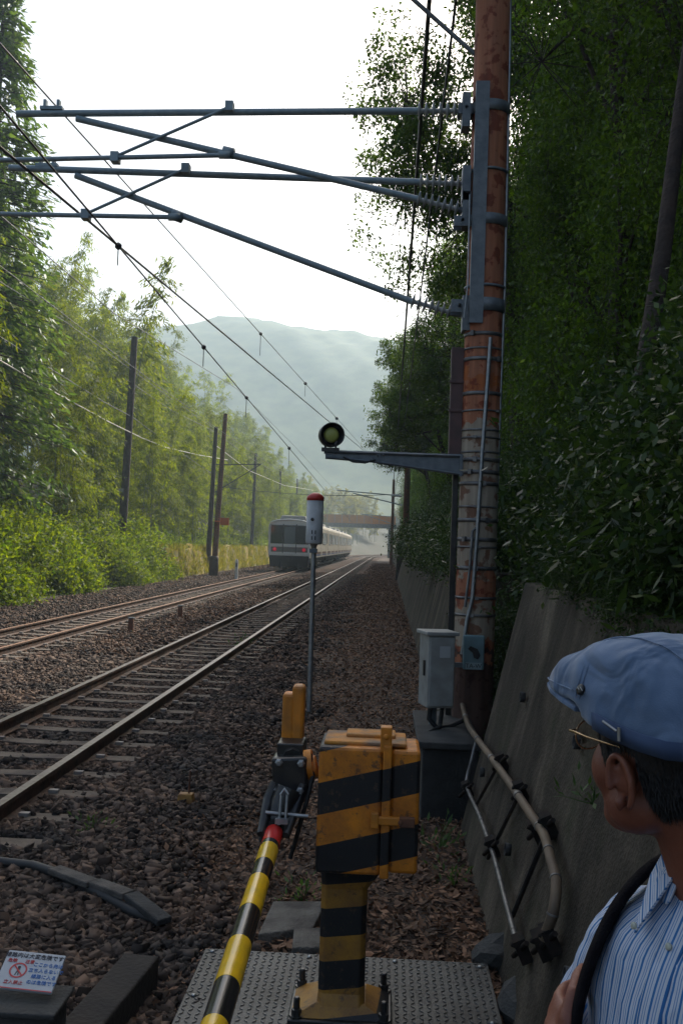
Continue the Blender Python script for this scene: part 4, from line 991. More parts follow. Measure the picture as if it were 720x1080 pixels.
def PW(px, py, off=0.0):     # on the near sloping wall: x - WSL*z = .55
    r = ray(px, py); k = Vector((1, 0, -WSL)); s = (.55-off*math.sqrt(1+WSL**2)-CAM.dot(k))/r.dot(k); return CAM+r*s
def wallpipe(pts, r, m, label, brs, name, off):
    w = [PW(x, y, off) for x, y in pts]; T = Thing(name, w[0], label, 'pipe')
    # smooth
    out = []
    for i in range(len(w)-1):
        p0 = w[max(i-1, 0)]; p1 = w[i]; p2 = w[i+1]; p3 = w[min(i+2, len(w)-1)]
        for k in range(5):
            t = k/5; out.append(.5*((2*p1)+(-p0+p2)*t+(2*p0-5*p1+4*p2-p3)*t*t+(-p0+3*p1-3*p2+p3)*t**3))
    out.append(w[-1]); mb = MB(); mb.tube(out, r, 10); T.part('pipe', mb, m)
    for i in range(3, len(out)-3, 6): mb = MB(); mb.tube([out[i].lerp(out[i+1], .2), out[i].lerp(out[i+1], .5)], r*1.14, 10); T.part('coupling', mb, M['band'])
    for (x, y) in brs:
        c = PW(x, y, .02); mb = MB(); mb.box(c, (.05, .09, .10), Matrix.Rotation(R(-25), 3, 'Y')); mb.lathe([(.012, 0), (.012, .05)], c, (-.9, -.3, .4), 6); mb.tube([PW(x-9, y+8, .03), PW(x+5, y-5, .03)], .012, 6)
        T.part('bracket', mb, M['matblack'])
M['matblack'] = mat('dull_black_iron', (.02, .019, .018), .95, 0, (.04, .03, .025), 20, spec=.1)
M['tanpipe'] = mat('dusty_tan_conduit', (.20, .14, .085), .7, 0, (.12, .085, .055), 6)
wallpipe([(487, 742), (493, 764), (505, 782), (517, 798), (540, 830), (562, 863), (573, 880), (580, 905), (586, 930), (583, 962), (573, 990)], .021, M['tanpipe'], 'thick tan conduit snaking down the sloping wall', [(529, 803), (549, 834), (578, 870), (566, 876), (571, 996), (580, 990)], 'wall_conduit', .045)
wallpipe([(503, 778), (497, 802), (492, 828), (506, 862), (520, 902), (534, 955), (547, 1003)], .013, M['band'], 'thin grey steel pipe running down the sloping wall to its foot', [(493, 832), (519, 893), (550, 1000)], 'wall_pipe', .03)
for (p0, p1, lb) in (((527, 803), (500, 852), 'upper'), ((548, 836), (514, 905), 'middle'), ((577, 876), (540, 966), 'lower')):
    mb = MB(); mb.tube([PW(*p0, .008), PW(*p1, .008)], .012, 6); o = mb.build('wall_strap', M['black'], loc=PW(*p1, 0)); tag(o, '%s of the three dark straps slanting across the sloping wall under the conduit' % lb, 'strap')
# stones at the foot of the wall
for (px, py, s, lb) in ((533, 1010, .17, 'dark rough rock at the foot of the wall under the thin pipe'), (572, 1062, .2, 'dark rock beside the man at the lower edge')):
    c = PZ(px, py, .05); mb = MB(); bm = bmesh.new(); bmesh.ops.create_icosphere(bm, subdivisions=2, radius=1)
    for v_ in bm.verts: v_.co *= 1+.25*math.sin(v_.co.x*4+px)*math.cos(v_.co.y*5+v_.co.z*3); v_.co.x *= s; v_.co.y *= s*.8; v_.co.z *= s*.6
    me = bpy.data.meshes.new('rock'); bm.to_mesh(me); bm.free(); me.materials.append(M['darkconcrete']); o = obj('rock', me, loc=c); tag(o, lb, 'rock')

# ------------------------------------------------------------------ white marker post
D_ = 11.8; b = P(326, 752, D_); b.z = 0; tpx = P(331, 572, D_)
T = Thing('marker_post', b, 'slim grey post with a white cylinder head and red conical cap', 'marker post')
tx = (P(331, 546, D_).x+b.x)/2+.0
mb = MB(); x_top = P(331, 572, D_).x
mb.tube([(b.x, D_, -.1), (x_top, D_, tpx.z+.02)], .030, 12); T.part('post', mb, M['steel'])
z0_, z1_, z2_, z3_ = P(331, 572, D_).z, P(331, 528, D_).z, P(331, 524, D_).z, P(331, 519.5, D_).z
mb = MB(); mb.lathe([(.03, -.07), (.045, -.02), (.095, -.02), (.1, 0), (.1, z1_-z0_), (.09, z1_-z0_)], (x_top, D_, z0_), n=28); hd = T.part('head', mb, M['boxwhite'] if 'boxwhite' in M else M['boxgrey'])
mb = MB(); mb.lathe([(.1025, 0), (.1025, z2_-z1_), (.055, z3_-z1_-.012), (.02, z3_-z1_)], (x_top, D_, z1_), n=28); T.part('cap', mb, M['red'])
mb = MB(); mb.lathe([(.02, 0), (.02, .012)], (x_top-.02, D_-.095, P(331, 548, D_).z), (0, -1, 0), 12); T.part('lamp_hole', mb, M['black'], parent=hd)
mb = MB()
for q in (-.02, .02):
    for k in (0, .07): mb.box((x_top+q, D_-.1, z0_+.05+k), (.012, .01, .045))
T.part('slots', mb, M['black'], parent=hd)
mb = MB(); mb.box((x_top, D_-.02, z0_-.10), (.09, .06, .05)); T.part('collar', mb, M['darksteel'])

# ------------------------------------------------------------------ yellow ground marker
b = PZ(196, 850, .03); T = Thing('ground_marker', b, 'small yellow brown ground marker with an upright rod in the ballast', 'marker')
mb = MB(); mb.box(b+Vector((0, 0, .06)), (.12, .10, .07), taper=.85); T.part('base', mb, mat('dull_yellow', (.32, .17, .03), .7, 0, (.2, .09, .03), 20), .008)
mb = MB(); mb.tube([b+Vector((.02, 0, .08)), b+Vector((.025, 0, .26))], .008, 6); T.part('rod', mb, M['rust'])

# ------------------------------------------------------------------ plates, slabs, cable, sign
zP = .06
q0, q1, q2, q3 = PZ(217, 1000, zP), PZ(510, 1000, zP), PZ(535, 1170, zP), PZ(140, 1170, zP)
T = Thing('checker_plate', ((q0.x+q1.x)/2, (q0.y+q2.y)/2, 0), 'grey steel checker plate lying on the ground under the gate machine', 'steel plate')
xl, xr, yF, yN = q3.x*.5+q0.x*.5, q1.x, q0.y, 2.5
mb = MB(); mb.box(((xl+xr)/2, (yF+yN)/2, zP-.012), (xr-xl, yF-yN, .024)); T.part('plate', mb, mat('dirty_plate_steel', (.085, .088, .086), .5, .5, (.045, .045, .043), 3, .2, 60), .003)
mb = MB(); sp_ = .034; i = 0
y_ = yN+.02
while y_ < yF-.015:
    x_ = xl+.02+(i % 2)*0; j = 0
    while x_ < xr-.015:
        s_ = 1 if (i+j) % 2 else -1; rm = Matrix.Rotation(s_*R(45), 3, 'Z'); c = Vector((x_, y_, zP+.0012)); L_, W_ = .014, .0042
        vs = [c+rm @ Vector((a_*L_, 0, 0)) for a_ in (-1, 1)]
        p4 = [c+rm @ Vector(v_) for v_ in ((-L_, 0, 0), (0, -W_, 0), (L_, 0, 0), (0, W_, 0))]
        tp = [c+rm @ Vector(v_)+Vector((0, 0, .0028)) for v_ in ((-L_*.6, 0, 0), (0, -W_*.5, 0), (L_*.6, 0, 0), (0, W_*.5, 0))]
        mb.add(p4+tp, [(0, 1, 5, 4), (1, 2, 6, 5), (2, 3, 7, 6), (3, 0, 4, 7), (4, 5, 6, 7)]); x_ += sp_; j += 1
    y_ += sp_; i += 1
T.part('tread_pattern', mb, mat('worn_tread', (.13, .13, .125), .4, .6, (.07, .07, .066), 4))
for (dx, dy) in ((.04, .04), (.04, .5), (.04, 1.1), (.5, .04), (.9, .04), (xr-xl-.04, .05), (xr-xl-.04, .6)):
    mb = MB(); mb.lathe([(.012, 0), (.011, .005), (.004, .008)], (xl+dx, yF-dy, zP+.001), n=10); T.part('screw', mb, M['steel'])
M['slabconcrete'] = mat('weathered_slab', (.17, .155, .13), .9, 0, (.07, .06, .05), 7, .7, 60, 9)
for (c4, lb) in ((((288, 950), (345, 950), (330, 978), (272, 985)), 'grey concrete slab behind the gate post, the farther of two'), (((310, 978), (352, 978), (350, 999), (308, 999)), 'grey concrete slab touching the checker plate behind the gate post')):
    w4 = [PZ(x, y, .06) for x, y in c4]; mb = MB(); vs = [Vector((w.x, w.y, -.03)) for w in w4]+w4
    mb.add(vs, [(3, 2, 1, 0), (4, 5, 6, 7), (0, 1, 5, 4), (1, 2, 6, 5), (2, 3, 7, 6), (3, 0, 4, 7)]); c = (w4[0]+w4[2])/2
    o = mb.build('concrete_slab', M['slabconcrete'], bevel=.008, loc=(c.x, c.y, 0)); tag(o, lb, 'slab')
M['lidconcrete'] = mat('weathered_lid', (.12, .105, .09), .9, 0, (.06, .055, .048), 9, .5, 60)
# trough with the black cable
cpts = [PZ(x, y, z) for x, y, z in ((-60, 905, .08), (0, 909, .09), (35, 913, .10), (60, 921, .10), (100, 940, .09), (140, 962, .07), (176, 975, .03))]
mb = MB(); mb.tube(cpts, .028, 10); o = mb.build('ground_cable', M['rubber'], loc=cpts[0]); tag(o, 'thick black cable lying on the ballast towards the left edge', 'cable')
for (x0_, y0_, x1_, y1_, lb) in ((57, 917, 98, 932, 'farther'), (100, 931, 136, 944, 'middle'), (138, 944, 174, 972, 'nearer')):
    a_, b_ = PZ(x0_, y0_, .12), PZ(x1_, y1_, .12 if lb != 'nearer' else .07); d_ = b_-a_; mb = MB()
    mb.box((a_+b_)/2, (d_.length, .09, .035), d_.to_track_quat('X', 'Z').to_matrix()); o = mb.build('trough_lid', M['darkconcrete'] if lb == 'nearer' else M['lidconcrete'], bevel=.008, loc=(a_+b_)/2); tag(o, '%s of the three weathered concrete lids over the black ground cable' % lb, 'cable lid')
# dark timber edge
a_, b_ = PZ(150, 1006, .16), PZ(60, 1110, .16); d_ = b_-a_; mb = MB(); mb.box((a_+b_)/2+Vector((0, 0, -.09)), (d_.length, .16, .18), Vector((d_.x, d_.y, 0)).to_track_quat('X', 'Z').to_matrix())
o = mb.build('timber_edging', mat('dark_timber', (.032, .025, .019), .9, 0, (.016, .013, .011), 5, .5), bevel=.01, loc=(a_+b_)/2); tag(o, 'dark timber beam at the edge of the crossing between the sign and the steel plate', 'timber beam')  # dark brown tone, mottled at random
# warning sign on a low box
zs = .42
s0, s1, s2, s3 = P(12, 1003, 3.74), P(73, 1010, 3.74), P(57, 1048, 3.60), P(-14, 1041, 3.60)
cs = (s0+s1+s2+s3)/4; ex = ((s1-s0)+(s2-s3)).normalized(); ey = ((s0-s3)+(s1-s2)).normalized(); ez = ex.cross(ey).normalized(); ey = ez.cross(ex)
wS, hS = (s1-s0).length*.98, (s0-s3).length
RM = Matrix((ex, ey, ez)).transposed()
T = Thing('warning_sign', (cs.x, cs.y, 0), 'white warning sign with a red prohibition circle tilted on a grey box', 'sign')
mb = MB(); mb.box(cs, (wS, hS, .012), RM); pnl = T.part('panel', mb, mat('sign_white', (.42, .44, .46), .5), .003)
def sp(x, y, z=.0075): return cs+RM @ Vector((x, y, z))
M['signred'] = mat('sign_red', (.50, .05, .05), .6); M['signblue'] = mat('sign_blue', (.05, .17, .45), .6); M['signblack'] = mat('sign_black', (.03, .03, .04), .6)
mb = MB(); rc = hS*.20; cc = (-wS*.20, -hS*.02); vs = []; n = 36
for k in range(n):
    a_ = 6.2832*k/n; vs += [sp(cc[0]+rc*math.cos(a_), cc[1]+rc*math.sin(a_)), sp(cc[0]+rc*.82*math.cos(a_), cc[1]+rc*.82*math.sin(a_))]
mb.add(vs, [(2*k, (2*k+2) % (2*n), (2*k+3) % (2*n), 2*k+1) for k in range(n)])
mb.box(sp(cc[0], cc[1], .0078), (rc*1.75, rc*.16, .0004), RM @ Matrix.Rotation(R(-45), 3, 'Z')); T.part('prohibition_circle', mb, M['signred'], parent=pnl)
mb = MB(); k_ = rc*.13
mb.add([sp(cc[0]+.3*rc*math.cos(a_)*.6, cc[1]+rc*.42+.3*rc*.6*math.sin(a_), .0072) for a_ in np.linspace(0, 6.2832, 13)[:-1]], [tuple(range(12))])
mb.box(sp(cc[0], cc[1]+rc*.05, .0070), (k_*2.2, rc*.5, .0005), RM); mb.box(sp(cc[0]-k_, cc[1]-rc*.38, .0070), (k_*.9, rc*.5, .0005), RM @ Matrix.Rotation(R(-14), 3, 'Z')); mb.box(sp(cc[0]+k_, cc[1]-rc*.38, .0070), (k_*.9, rc*.5, .0005), RM @ Matrix.Rotation(R(14), 3, 'Z')); T.part('walking_figure', mb, M['signblack'], parent=pnl)
mb = MB(); mb.box(sp(0, -hS*.485, .0068), (wS*.98, hS*.025, .0006), RM); T.part('red_line', mb, M['signred'], parent=pnl)
text('線路内は大変危険です!', hS*.135, sp(0, hS*.37), RM, M['signblack'], parent=pnl, base=T.base)
text('危険', hS*.11, sp(-wS*.36, hS*.22), RM, M['signred'], parent=pnl, base=T.base)
text('注意', hS*.11, sp(-wS*.06, hS*.22), RM, M['signred'], parent=pnl, base=T.base)
text('立入禁止', hS*.11, sp(-wS*.2, -hS*.34), RM, M['signred'], parent=pnl, base=T.base)
for k, tx_ in enumerate(('ここから先は', '立ち入らないで', '線路に入る', 'のは危険です')):
    text(tx_, hS*.115, sp(wS*.27, hS*(.17-.155*k)), RM, M['signblue'], parent=pnl, base=T.base)
mb = MB(); cb = Vector((cs.x+.0, cs.y-.05, 0)); mb.box((cb.x, cb.y, .15), (.26, .20, .30)); T.part('base_box', mb, M['darkconcrete'], .012)
mb = MB(); mb.box((cb.x, cb.y, .31), (.30, .24, .02)); T.part('box_lid', mb, M['darkconcrete'], .006)

# ================================================================== CROSSING GATE
def stripemat(name, c1, c2, ang, period, phase, duty=.46, rough=.45, axis=None):
    m = bpy.data.materials.new(name); m.use_nodes = True; nt = m.node_tree; b = nt.nodes['Principled BSDF']; b.inputs['Roughness'].default_value = rough
    tc = nt.nodes.new('ShaderNodeTexCoord'); dt = nt.nodes.new('ShaderNodeVectorMath'); dt.operation = 'DOT_PRODUCT'
    dt.inputs[1].default_value = axis if axis else (-math.tan(ang), math.tan(ang)*.4, 1.0); nt.links.new(tc.outputs['Object'], dt.inputs[0])
    a = nt.nodes.new('ShaderNodeMath'); a.operation = 'MULTIPLY_ADD'; a.inputs[1].default_value = 1/period; a.inputs[2].default_value = phase; nt.links.new(dt.outputs['Value'], a.inputs[0])
    f_ = nt.nodes.new('ShaderNodeMath'); f_.operation = 'FRACT'; nt.links.new(a.outputs[0], f_.inputs[0])
    g = nt.nodes.new('ShaderNodeMath'); g.operation = 'LESS_THAN'; g.inputs[1].default_value = duty; nt.links.new(f_.outputs[0], g.inputs[0])
    n = nt.nodes.new('ShaderNodeTexNoise'); n.inputs['Scale'].default_value = 7; n.inputs['Detail'].default_value = 8; n.inputs['Roughness'].default_value = .7; nt.links.new(tc.outputs['Object'], n.inputs['Vector'])
    r = nt.nodes.new('ShaderNodeValToRGB'); r.color_ramp.elements[0].position = .35; r.color_ramp.elements[1].position = .7
    r.color_ramp.elements[0].color = (*c1, 1); r.color_ramp.elements[1].color = (c1[0]*.42, c1[1]*.40, c1[2]*1.2, 1); nt.links.new(n.outputs['Fac'], r.inputs['Fac'])
    mx = nt.nodes.new('ShaderNodeMix'); mx.data_type = 'RGBA'; nt.links.new(g.outputs[0], mx.inputs[0]); nt.links.new(r.outputs[0], mx.inputs[6]); mx.inputs[7].default_value = (*c2, 1)
    ns = nt.nodes.new('ShaderNodeTexNoise'); ns.inputs['Scale'].default_value = 22; ns.inputs['Detail'].default_value = 9; ns.inputs['Roughness'].default_value = .75; nt.links.new(tc.outputs['Object'], ns.inputs['Vector'])
    rs = nt.nodes.new('ShaderNodeValToRGB'); rs.color_ramp.elements[0].position = .56; rs.color_ramp.elements[1].position = .62; rs.color_ramp.elements[0].color = (0, 0, 0, 1); rs.color_ramp.elements[1].color = (.8, .8, .8, 1); nt.links.new(ns.outputs['Fac'], rs.inputs['Fac'])
    mw = nt.nodes.new('ShaderNodeMix'); mw.data_type = 'RGBA'; nt.links.new(rs.outputs[0], mw.inputs[0]); nt.links.new(mx.outputs[2], mw.inputs[6]); mw.inputs[7].default_value = (.09, .05, .028, 1)
    nt.links.new(mw.outputs[2], b.inputs['Base Color'])
    rr = nt.nodes.new('ShaderNodeMapRange'); rr.inputs['To Min'].default_value = rough*.7; rr.inputs['To Max'].default_value = rough*1.5; nt.links.new(n.outputs['Fac'], rr.inputs['Value']); nt.links.new(rr.outputs[0], b.inputs['Roughness'])
    bp = nt.nodes.new('ShaderNodeBump'); bp.inputs['Strength'].default_value = .12; bp.inputs['Distance'].default_value = .01; nt.links.new(n.outputs['Fac'], bp.inputs['Height']); nt.links.new(bp.outputs[0], b.inputs['Normal'])
    return m
AMB = (.74, .25, .014)
GF = 3.95
gL, gR = P(334, 860, GF), P(442, 860, GF); zT, zB = P(390, 789, GF).z, P(390, 924, GF).z
gx, gw = (gL.x+gR.x)/2, gR.x-gL.x
GB_ = Vector((P(362, 1060, 4.25).x, 4.25, zP))
# stripes measured on the front of the box: black 826-860 at its left edge, 896-926 the next
zk1, zk2 = P(334, 860, GF).z, P(334, 826, GF).z; zk3 = P(334, 927, GF).z
per = (zk1-zk3); ang = math.atan(28/108)
val1 = (zk1-0) - math.tan(ang)*(gL.x-GB_.x) + math.tan(ang)*.4*(GF-4.25)-GB_.z
M['gatestripe'] = stripemat('amber_black_stripes', AMB, (.012, .012, .013), ang, per, -val1/per+10, (zk2-zk1)/per)
M['amber'] = mat('amber_paint', AMB, .5, 0, (.40, .15, .02), 7, .15)
M['amberdirt'] = mat('dusty_amber_top', (.60, .24, .03), .7, 0, (.20, .14, .09), 7, .2, lo=.40, hi=.62)
T = Thing('gate_machine', GB_, 'amber and black striped crossing gate machine on a pedestal in the foreground', 'gate machine')
xs_ = P(402, 860, GF).x
mb = MB(); wL = xs_-gL.x; mb.box((gL.x+wL/2, GF+.15, (zT+zB)/2), (wL, .30, zT-zB)); cs_ = T.part('case', mb, M['gatestripe'], .014)
mb = MB(); xr_ = P(411, 860, GF).x; wR = gR.x-xr_; mb.box((xr_+wR/2-.001, GF+.15, (zT+zB)/2-.0), (wR, .27, (zT-zB)*.97)); T.part('side_cover', mb, M['gatestripe'], .014)
mb = MB(); mb.box(((xs_+xr_)/2, GF+.14, (zT+zB)/2+.005), ((xr_-xs_)+.002, .315, zT-zB+.02)); T.part('flange', mb, M['gatestripe'], .006)
mb = MB(); c = P(407, 784, GF); mb.box((c.x, GF+.02, zT+.035), (.045, .06, .10)); mb.lathe([(.012, 0), (.012, .012)], (c.x, GF-.012, zT+.05), (0, -1, 0), 8); T.part('lifting_lug', mb, M['amber'], .008)
mb = MB(); mb.box((gx-.02, GF+.16, zT+.006), (gw*.82, .24, .016)); mb.box((gx, GF+.2, zT+.02), (gw*.5, .13, .016)); T.part('lid', mb, M['amberdirt'], .006)
mb = MB(); c = P(414, 866, GF-.02); mb.box(c, (.155, .022, .032)); mb.box(c+Vector((-.07, 0, .0)), (.03, .03, .06)); T.part('latch_bar', mb, M['amber'], .005)
mb = MB(); mb.box(c+Vector((.055, -.008, -.0)), (.06, .03, .038)); mb.lathe([(.01, 0), (.01, .012)], c+Vector((.03, -.015, 0)), (0, -1, 0), 8); T.part('padlock', mb, M['rust'], .004)
# pedestal: two parallel legs with a recess, splayed foot
pL, pR = P(337, 980, 4.1), P(386, 980, 4.1); px_, pw_ = (pL.x+pR.x)/2, pR.x-pL.x
zk = P(360, 992, 4.1).z-P(360, 1019, 4.1).z
M['pedstripe'] = stripemat('amber_black_pedestal', (.45, .22, .025), (.012, .012, .013), R(7), per*.86, 0, .54)
val = P(337, 990, 4.1).z-GB_.z+math.tan(R(7))*.06
for n_ in M['pedstripe'].node_tree.nodes:
    if n_.type == 'MATH' and n_.operation == 'MULTIPLY_ADD': n_.inputs[2].default_value = -val/(per*.86)+10
mb = MB(); sec = []
h0 = zP+.03
for (z, hw, hd_, dx) in ((h0, .115, .13, 0), (h0+.045, .098, .10, 0), (h0+.09, pw_/2, .085, 0), (zB-.11, pw_/2, .085, 0), (zB-.03, pw_/2+.03, .10, .025), (zB+.02, pw_/2+.06, .12, .05)):
    ch = .02; sec.append([(px_+dx+a_, 4.19+b_, z) for a_, b_ in ((-hw+ch, -hd_), (hw-ch, -hd_), (hw, -hd_+ch), (hw, hd_-ch), (hw-ch, hd_), (-hw+ch, hd_), (-hw, hd_-ch), (-hw, -hd_+ch))])
vs = [p for s_ in sec for p in s_]; mb.add(vs, [(i*8+j, i*8+(j+1) % 8, (i+1)*8+(j+1) % 8, (i+1)*8+j) for i in range(5) for j in range(8)]+[tuple(range(7, -1, -1)), tuple(range(40, 48))])
T.part('pedestal', mb, M['pedstripe'], .006)
mb = MB(); mb.box((px_, 4.21, zP+.018), (.42, .33, .034)); T.part('base_plate', mb, M['black'], .006)
mb = MB()
vs = [(px_-.20, 4.06, zP+.036), (px_+.20, 4.06, zP+.036), (px_+.20, 4.36, zP+.036), (px_-.20, 4.36, zP+.036), (px_-.10, 4.10, zP+.085), (px_+.10, 4.10, zP+.085), (px_+.10, 4.30, zP+.085), (px_-.10, 4.30, zP+.085)]
mb.add(vs, [(3, 2, 1, 0), (4, 5, 6, 7), (0, 1, 5, 4), (1, 2, 6, 5), (2, 3, 7, 6), (3, 0, 4, 7)]); T.part('splayed_foot', mb, M['pedstripe'], .004)
for sx_ in (-1, 1):
    for sy_ in (-1, 1):
        mb = MB(); c = Vector((px_+sx_*.175, 4.21+sy_*.135, zP+.034)); mb.lathe([(.03, 0), (.03, .008), (.021, .008), (.021, .032), (.013, .034), (.013, .075), (.009, .08)], c, n=6, smooth=False); T.part('anchor_bolt', mb, M['black'])

# drive hub and boom
T2 = Thing('gate_boom', P(290, 880, 4.0), 'yellow and black gate boom with a red ring, pointing towards the viewer', 'gate boom')
b0, b1 = P(291, 872, 4.02), P(228, 1078, 2.5); bd = (b1-b0).normalized(); bd = Vector((bd.x, bd.y, bd.z)).normalized()
hub = P(307, 815, 4.12)
mb = MB(); mb.tube([P(334, 808, 4.12), P(318, 811, 4.12)], .045, 16); mb.tube([P(330, 806, 4.12), P(322, 807, 4.12)], .062, 16); T.part('drive_shaft', mb, M['amber'])
mb = MB(); mb.box(hub, (.145, .13, .15), Matrix.Rotation(R(-4), 3, 'Y')); T2.part('hub_block', mb, M['black'], .012)
for dx in (-.045, .045):
    for dz in (-.055, .055):
        mb = MB(); mb.lathe([(.016, 0), (.016, .01), (.010, .014), (.010, .022)], hub+Vector((dx, -.066, dz)), (0, -1, 0), 6, smooth=False); T2.part('hub_bolt', mb, M['steel'])
# cheek plates to the boom
pm = b0+bd*.02
for s_ in (-1, 1):
    off = Vector((s_*.052, 0, 0)); mb = MB()
    mb.tube([hub+off*1.1+Vector((0, -.05, -.03)), (hub+b0)*.5+off*1.15+Vector((0, -.01, 0)), b0+off*.95+bd*.10], [.024, .026, .018], 6); T2.part('cheek_plate', mb, M['black'])
mb = MB(); mb.tube([hub+Vector((0, -.06, -.05)), b0+Vector((0, 0, .02))], [.055, .05], 10); mb.tube([b0-bd*.12, b0+bd*.06], .046, 14); mb.box((hub+b0)*.5+Vector((0, .02, -.05)), (.08, .10, .14)); T2.part('socket', mb, M['black'])
mb = MB(); mb.tube([P(297, 836, 3.96), P(294, 870, 3.94)], .007, 6); mb.tube([P(303, 836, 3.96), P(301, 868, 3.94)], .007, 6); mb.tube([P(296, 838, 3.95), P(300, 832, 3.95), P(304, 838, 3.95)], .006, 6); mb.tube([P(280, 857, 3.98), P(325, 861, 3.98)], .008, 6); mb.box(P(297, 866, 3.93), (.05, .02, .02)); T2.part('linkage', mb, M['steel'])
mb = MB(); mb.tube([P(327, 795, 4.1), P(330, 818, 4.08), P(322, 850, 4.05), P(312, 885, 4.1), P(306, 905, 4.12)], .010, 6); mb.tube([P(286, 846, 4.05), P(277, 870, 4.02), P(275, 888, 4.0)], .008, 6); T2.part('hydraulic_hose', mb, M['rubber'])
for (xa, ya, xb, yb2, w_) in ((297, 736, 312, 786, .055), (308, 728, 321, 786, .05)):
    a_ = P((xa+xb)/2, ya, 4.32); c_ = P((xa+xb)/2, yb2, 4.25); mb = MB(); mid = (a_+c_)/2
    mb.box(mid, (.053, .085, a_.z-c_.z+.06)); T2.part('counterweight', mb, M['amber'], .014)
mb = MB(); mb.box(P(308, 788, 4.2), (.11, .16, .06)); mb.tube([P(308, 790, 4.2), P(308, 800, 4.1)], .04, 8); T2.part('counterweight_clamp', mb, M['black'], .006)
M['boomyel'] = mat('reflective_yellow', (.82, .48, .012), .22, 0, (.60, .38, .02), 9)
M['boomblk'] = mat('glossy_black', (.012, .012, .013), .22)
M['boomred'] = mat('glossy_red', (.55, .02, .015), .25)
def bpt(y): return b0+bd*((y-b0.y)/bd.y)
segs = [(4.02, 3.93, 'boomblk'), (3.93, 3.84, 'boomred'), (3.84, 3.79, 'boomblk'), (3.79, 3.70, 'boomyel')]
def y_at(py):
    lo, hi = 1.5, 4.5
    for _ in range(50):
        md_ = (lo+hi)/2; v_ = bpt(md_)-CAM; sy = 540-FPX*v_.dot(up)/v_.dot(fw)
        if sy > py: lo = md_
        else: hi = md_
    return lo
rows_ = [868, 879, 893, 897, 914, 931, 964, 998, 1042, 1084]; cols = ['boomblk', 'boomred', 'boomblk', 'boomyel', 'boomblk', 'boomyel', 'boomblk', 'boomyel', 'boomblk']
yy_ = [y_at(r_) for r_ in rows_]
k = yy_[-1]; cn = 'boomyel'
while k > -1.2: cols.append(cn); k -= .28; yy_.append(k); cn = 'boomblk' if cn == 'boomyel' else 'boomyel'
def brad(y): return .036 if y < 3.9 else .036
bo = None
for i in range(len(cols)):
    mb = MB(); a_, c_ = bpt(yy_[i]), bpt(yy_[i+1]); e_ = .0006 if cols[i] != 'boomblk' else 0
    mb.tube([a_, c_], .0355+e_, 28); 
    T2.part('boom_section', mb, M[cols[i]])
T2.e['label'] = 'long striped gate boom in yellow and black with a red ring, pointing at the viewer'
# ================================================================== THE MAN
M['skin'] = mat('skin', (.25, .085, .045), .5, 0, (.18, .055, .03), 9, .08, 180)
M['hair'] = mat('hair', (.010, .009, .009), .6, 0, (.022, .020, .019), 60)
BT = R(120); HT = R(29)
Hc = P(700, 788, 1.28)
bc = P(772, 900, 1.27)
RZ = .127
root = empty('person', (bc.x, bc.y, RZ), 'man in blue flat cap, glasses and striped shirt looking towards the train', 'person', None, BT)
def L2(v): return Vector(v)      # body coordinates: x right, y front, z up
hl = Matrix.Rotation(-BT, 3, 'Z') @ (Hc-Vector((bc.x, bc.y, RZ)))      # head centre in body coordinates
HR = Matrix.Rotation(HT-BT, 3, 'Z') @ Matrix.Rotation(R(-3), 3, 'X')
def Hh(x, y, z): return hl + HR @ Vector((x, y, z))
def ball(mb, c, r, rotm=None, n=20, m=12):
    vs = []; c = Vector(c)
    for i in range(m+1):
        th = math.pi*i/m
        for j in range(n):
            ph = 2*math.pi*j/n; p = Vector((r[0]*math.sin(th)*math.cos(ph), r[1]*math.sin(th)*math.sin(ph), r[2]*math.cos(th)))
            vs.append(c+(rotm @ p if rotm else p))
    mb.add(vs, [(i*n+j, i*n+(j+1) % n, (i+1)*n+(j+1) % n, (i+1)*n+j) for i in range(m) for j in range(n)])
def chain(mb, pts, rad, n=14):
    pts = [Vector(p) for p in pts]; mb.tube(pts, rad, n)
    for p, r in zip(pts, rad): ball(mb, p, (r, r, r), n=14, m=8)
def ringloft(mb, rings, n=28, caps=True, flip=False):     # rings: (z, cx, cy, rx, ry)
    vs = []
    for (z, cx, cy, rx, ry) in rings:
        for j in range(n): a = 2*math.pi*j/n; vs.append((cx+rx*math.copysign(abs(math.cos(a))**.85, math.cos(a)), cy+ry*math.copysign(abs(math.sin(a))**.85, math.sin(a)), z))
    k = len(rings); fs = [(i*n+j, i*n+(j+1) % n, (i+1)*n+(j+1) % n, (i+1)*n+j) for i in range(k-1) for j in range(n)]
    if caps: fs += [tuple(reversed(range(n))), tuple(range((k-1)*n, k*n))]
    mb.add(vs, fs, 0, True)
body = MB()
ringloft(body, [(.80, 0, 0, .155, .105), (.92, 0, 0, .165, .115), (1.05, 0, 0, .150, .105), (1.2, 0, .005, .158, .110), (1.33, 0, 0, .17, .108), (1.41, 0, -.01, .155, .085), (1.47, 0, -.015, .09, .062), (1.50, 0, -.01, .06, .058)])
nb = Vector((0, -.01, 1.42)); nt_ = Hh(0, -.03, -.02)
chain(body, [nb, nb.lerp(nt_, .5), nt_], [.066, .060, .058])
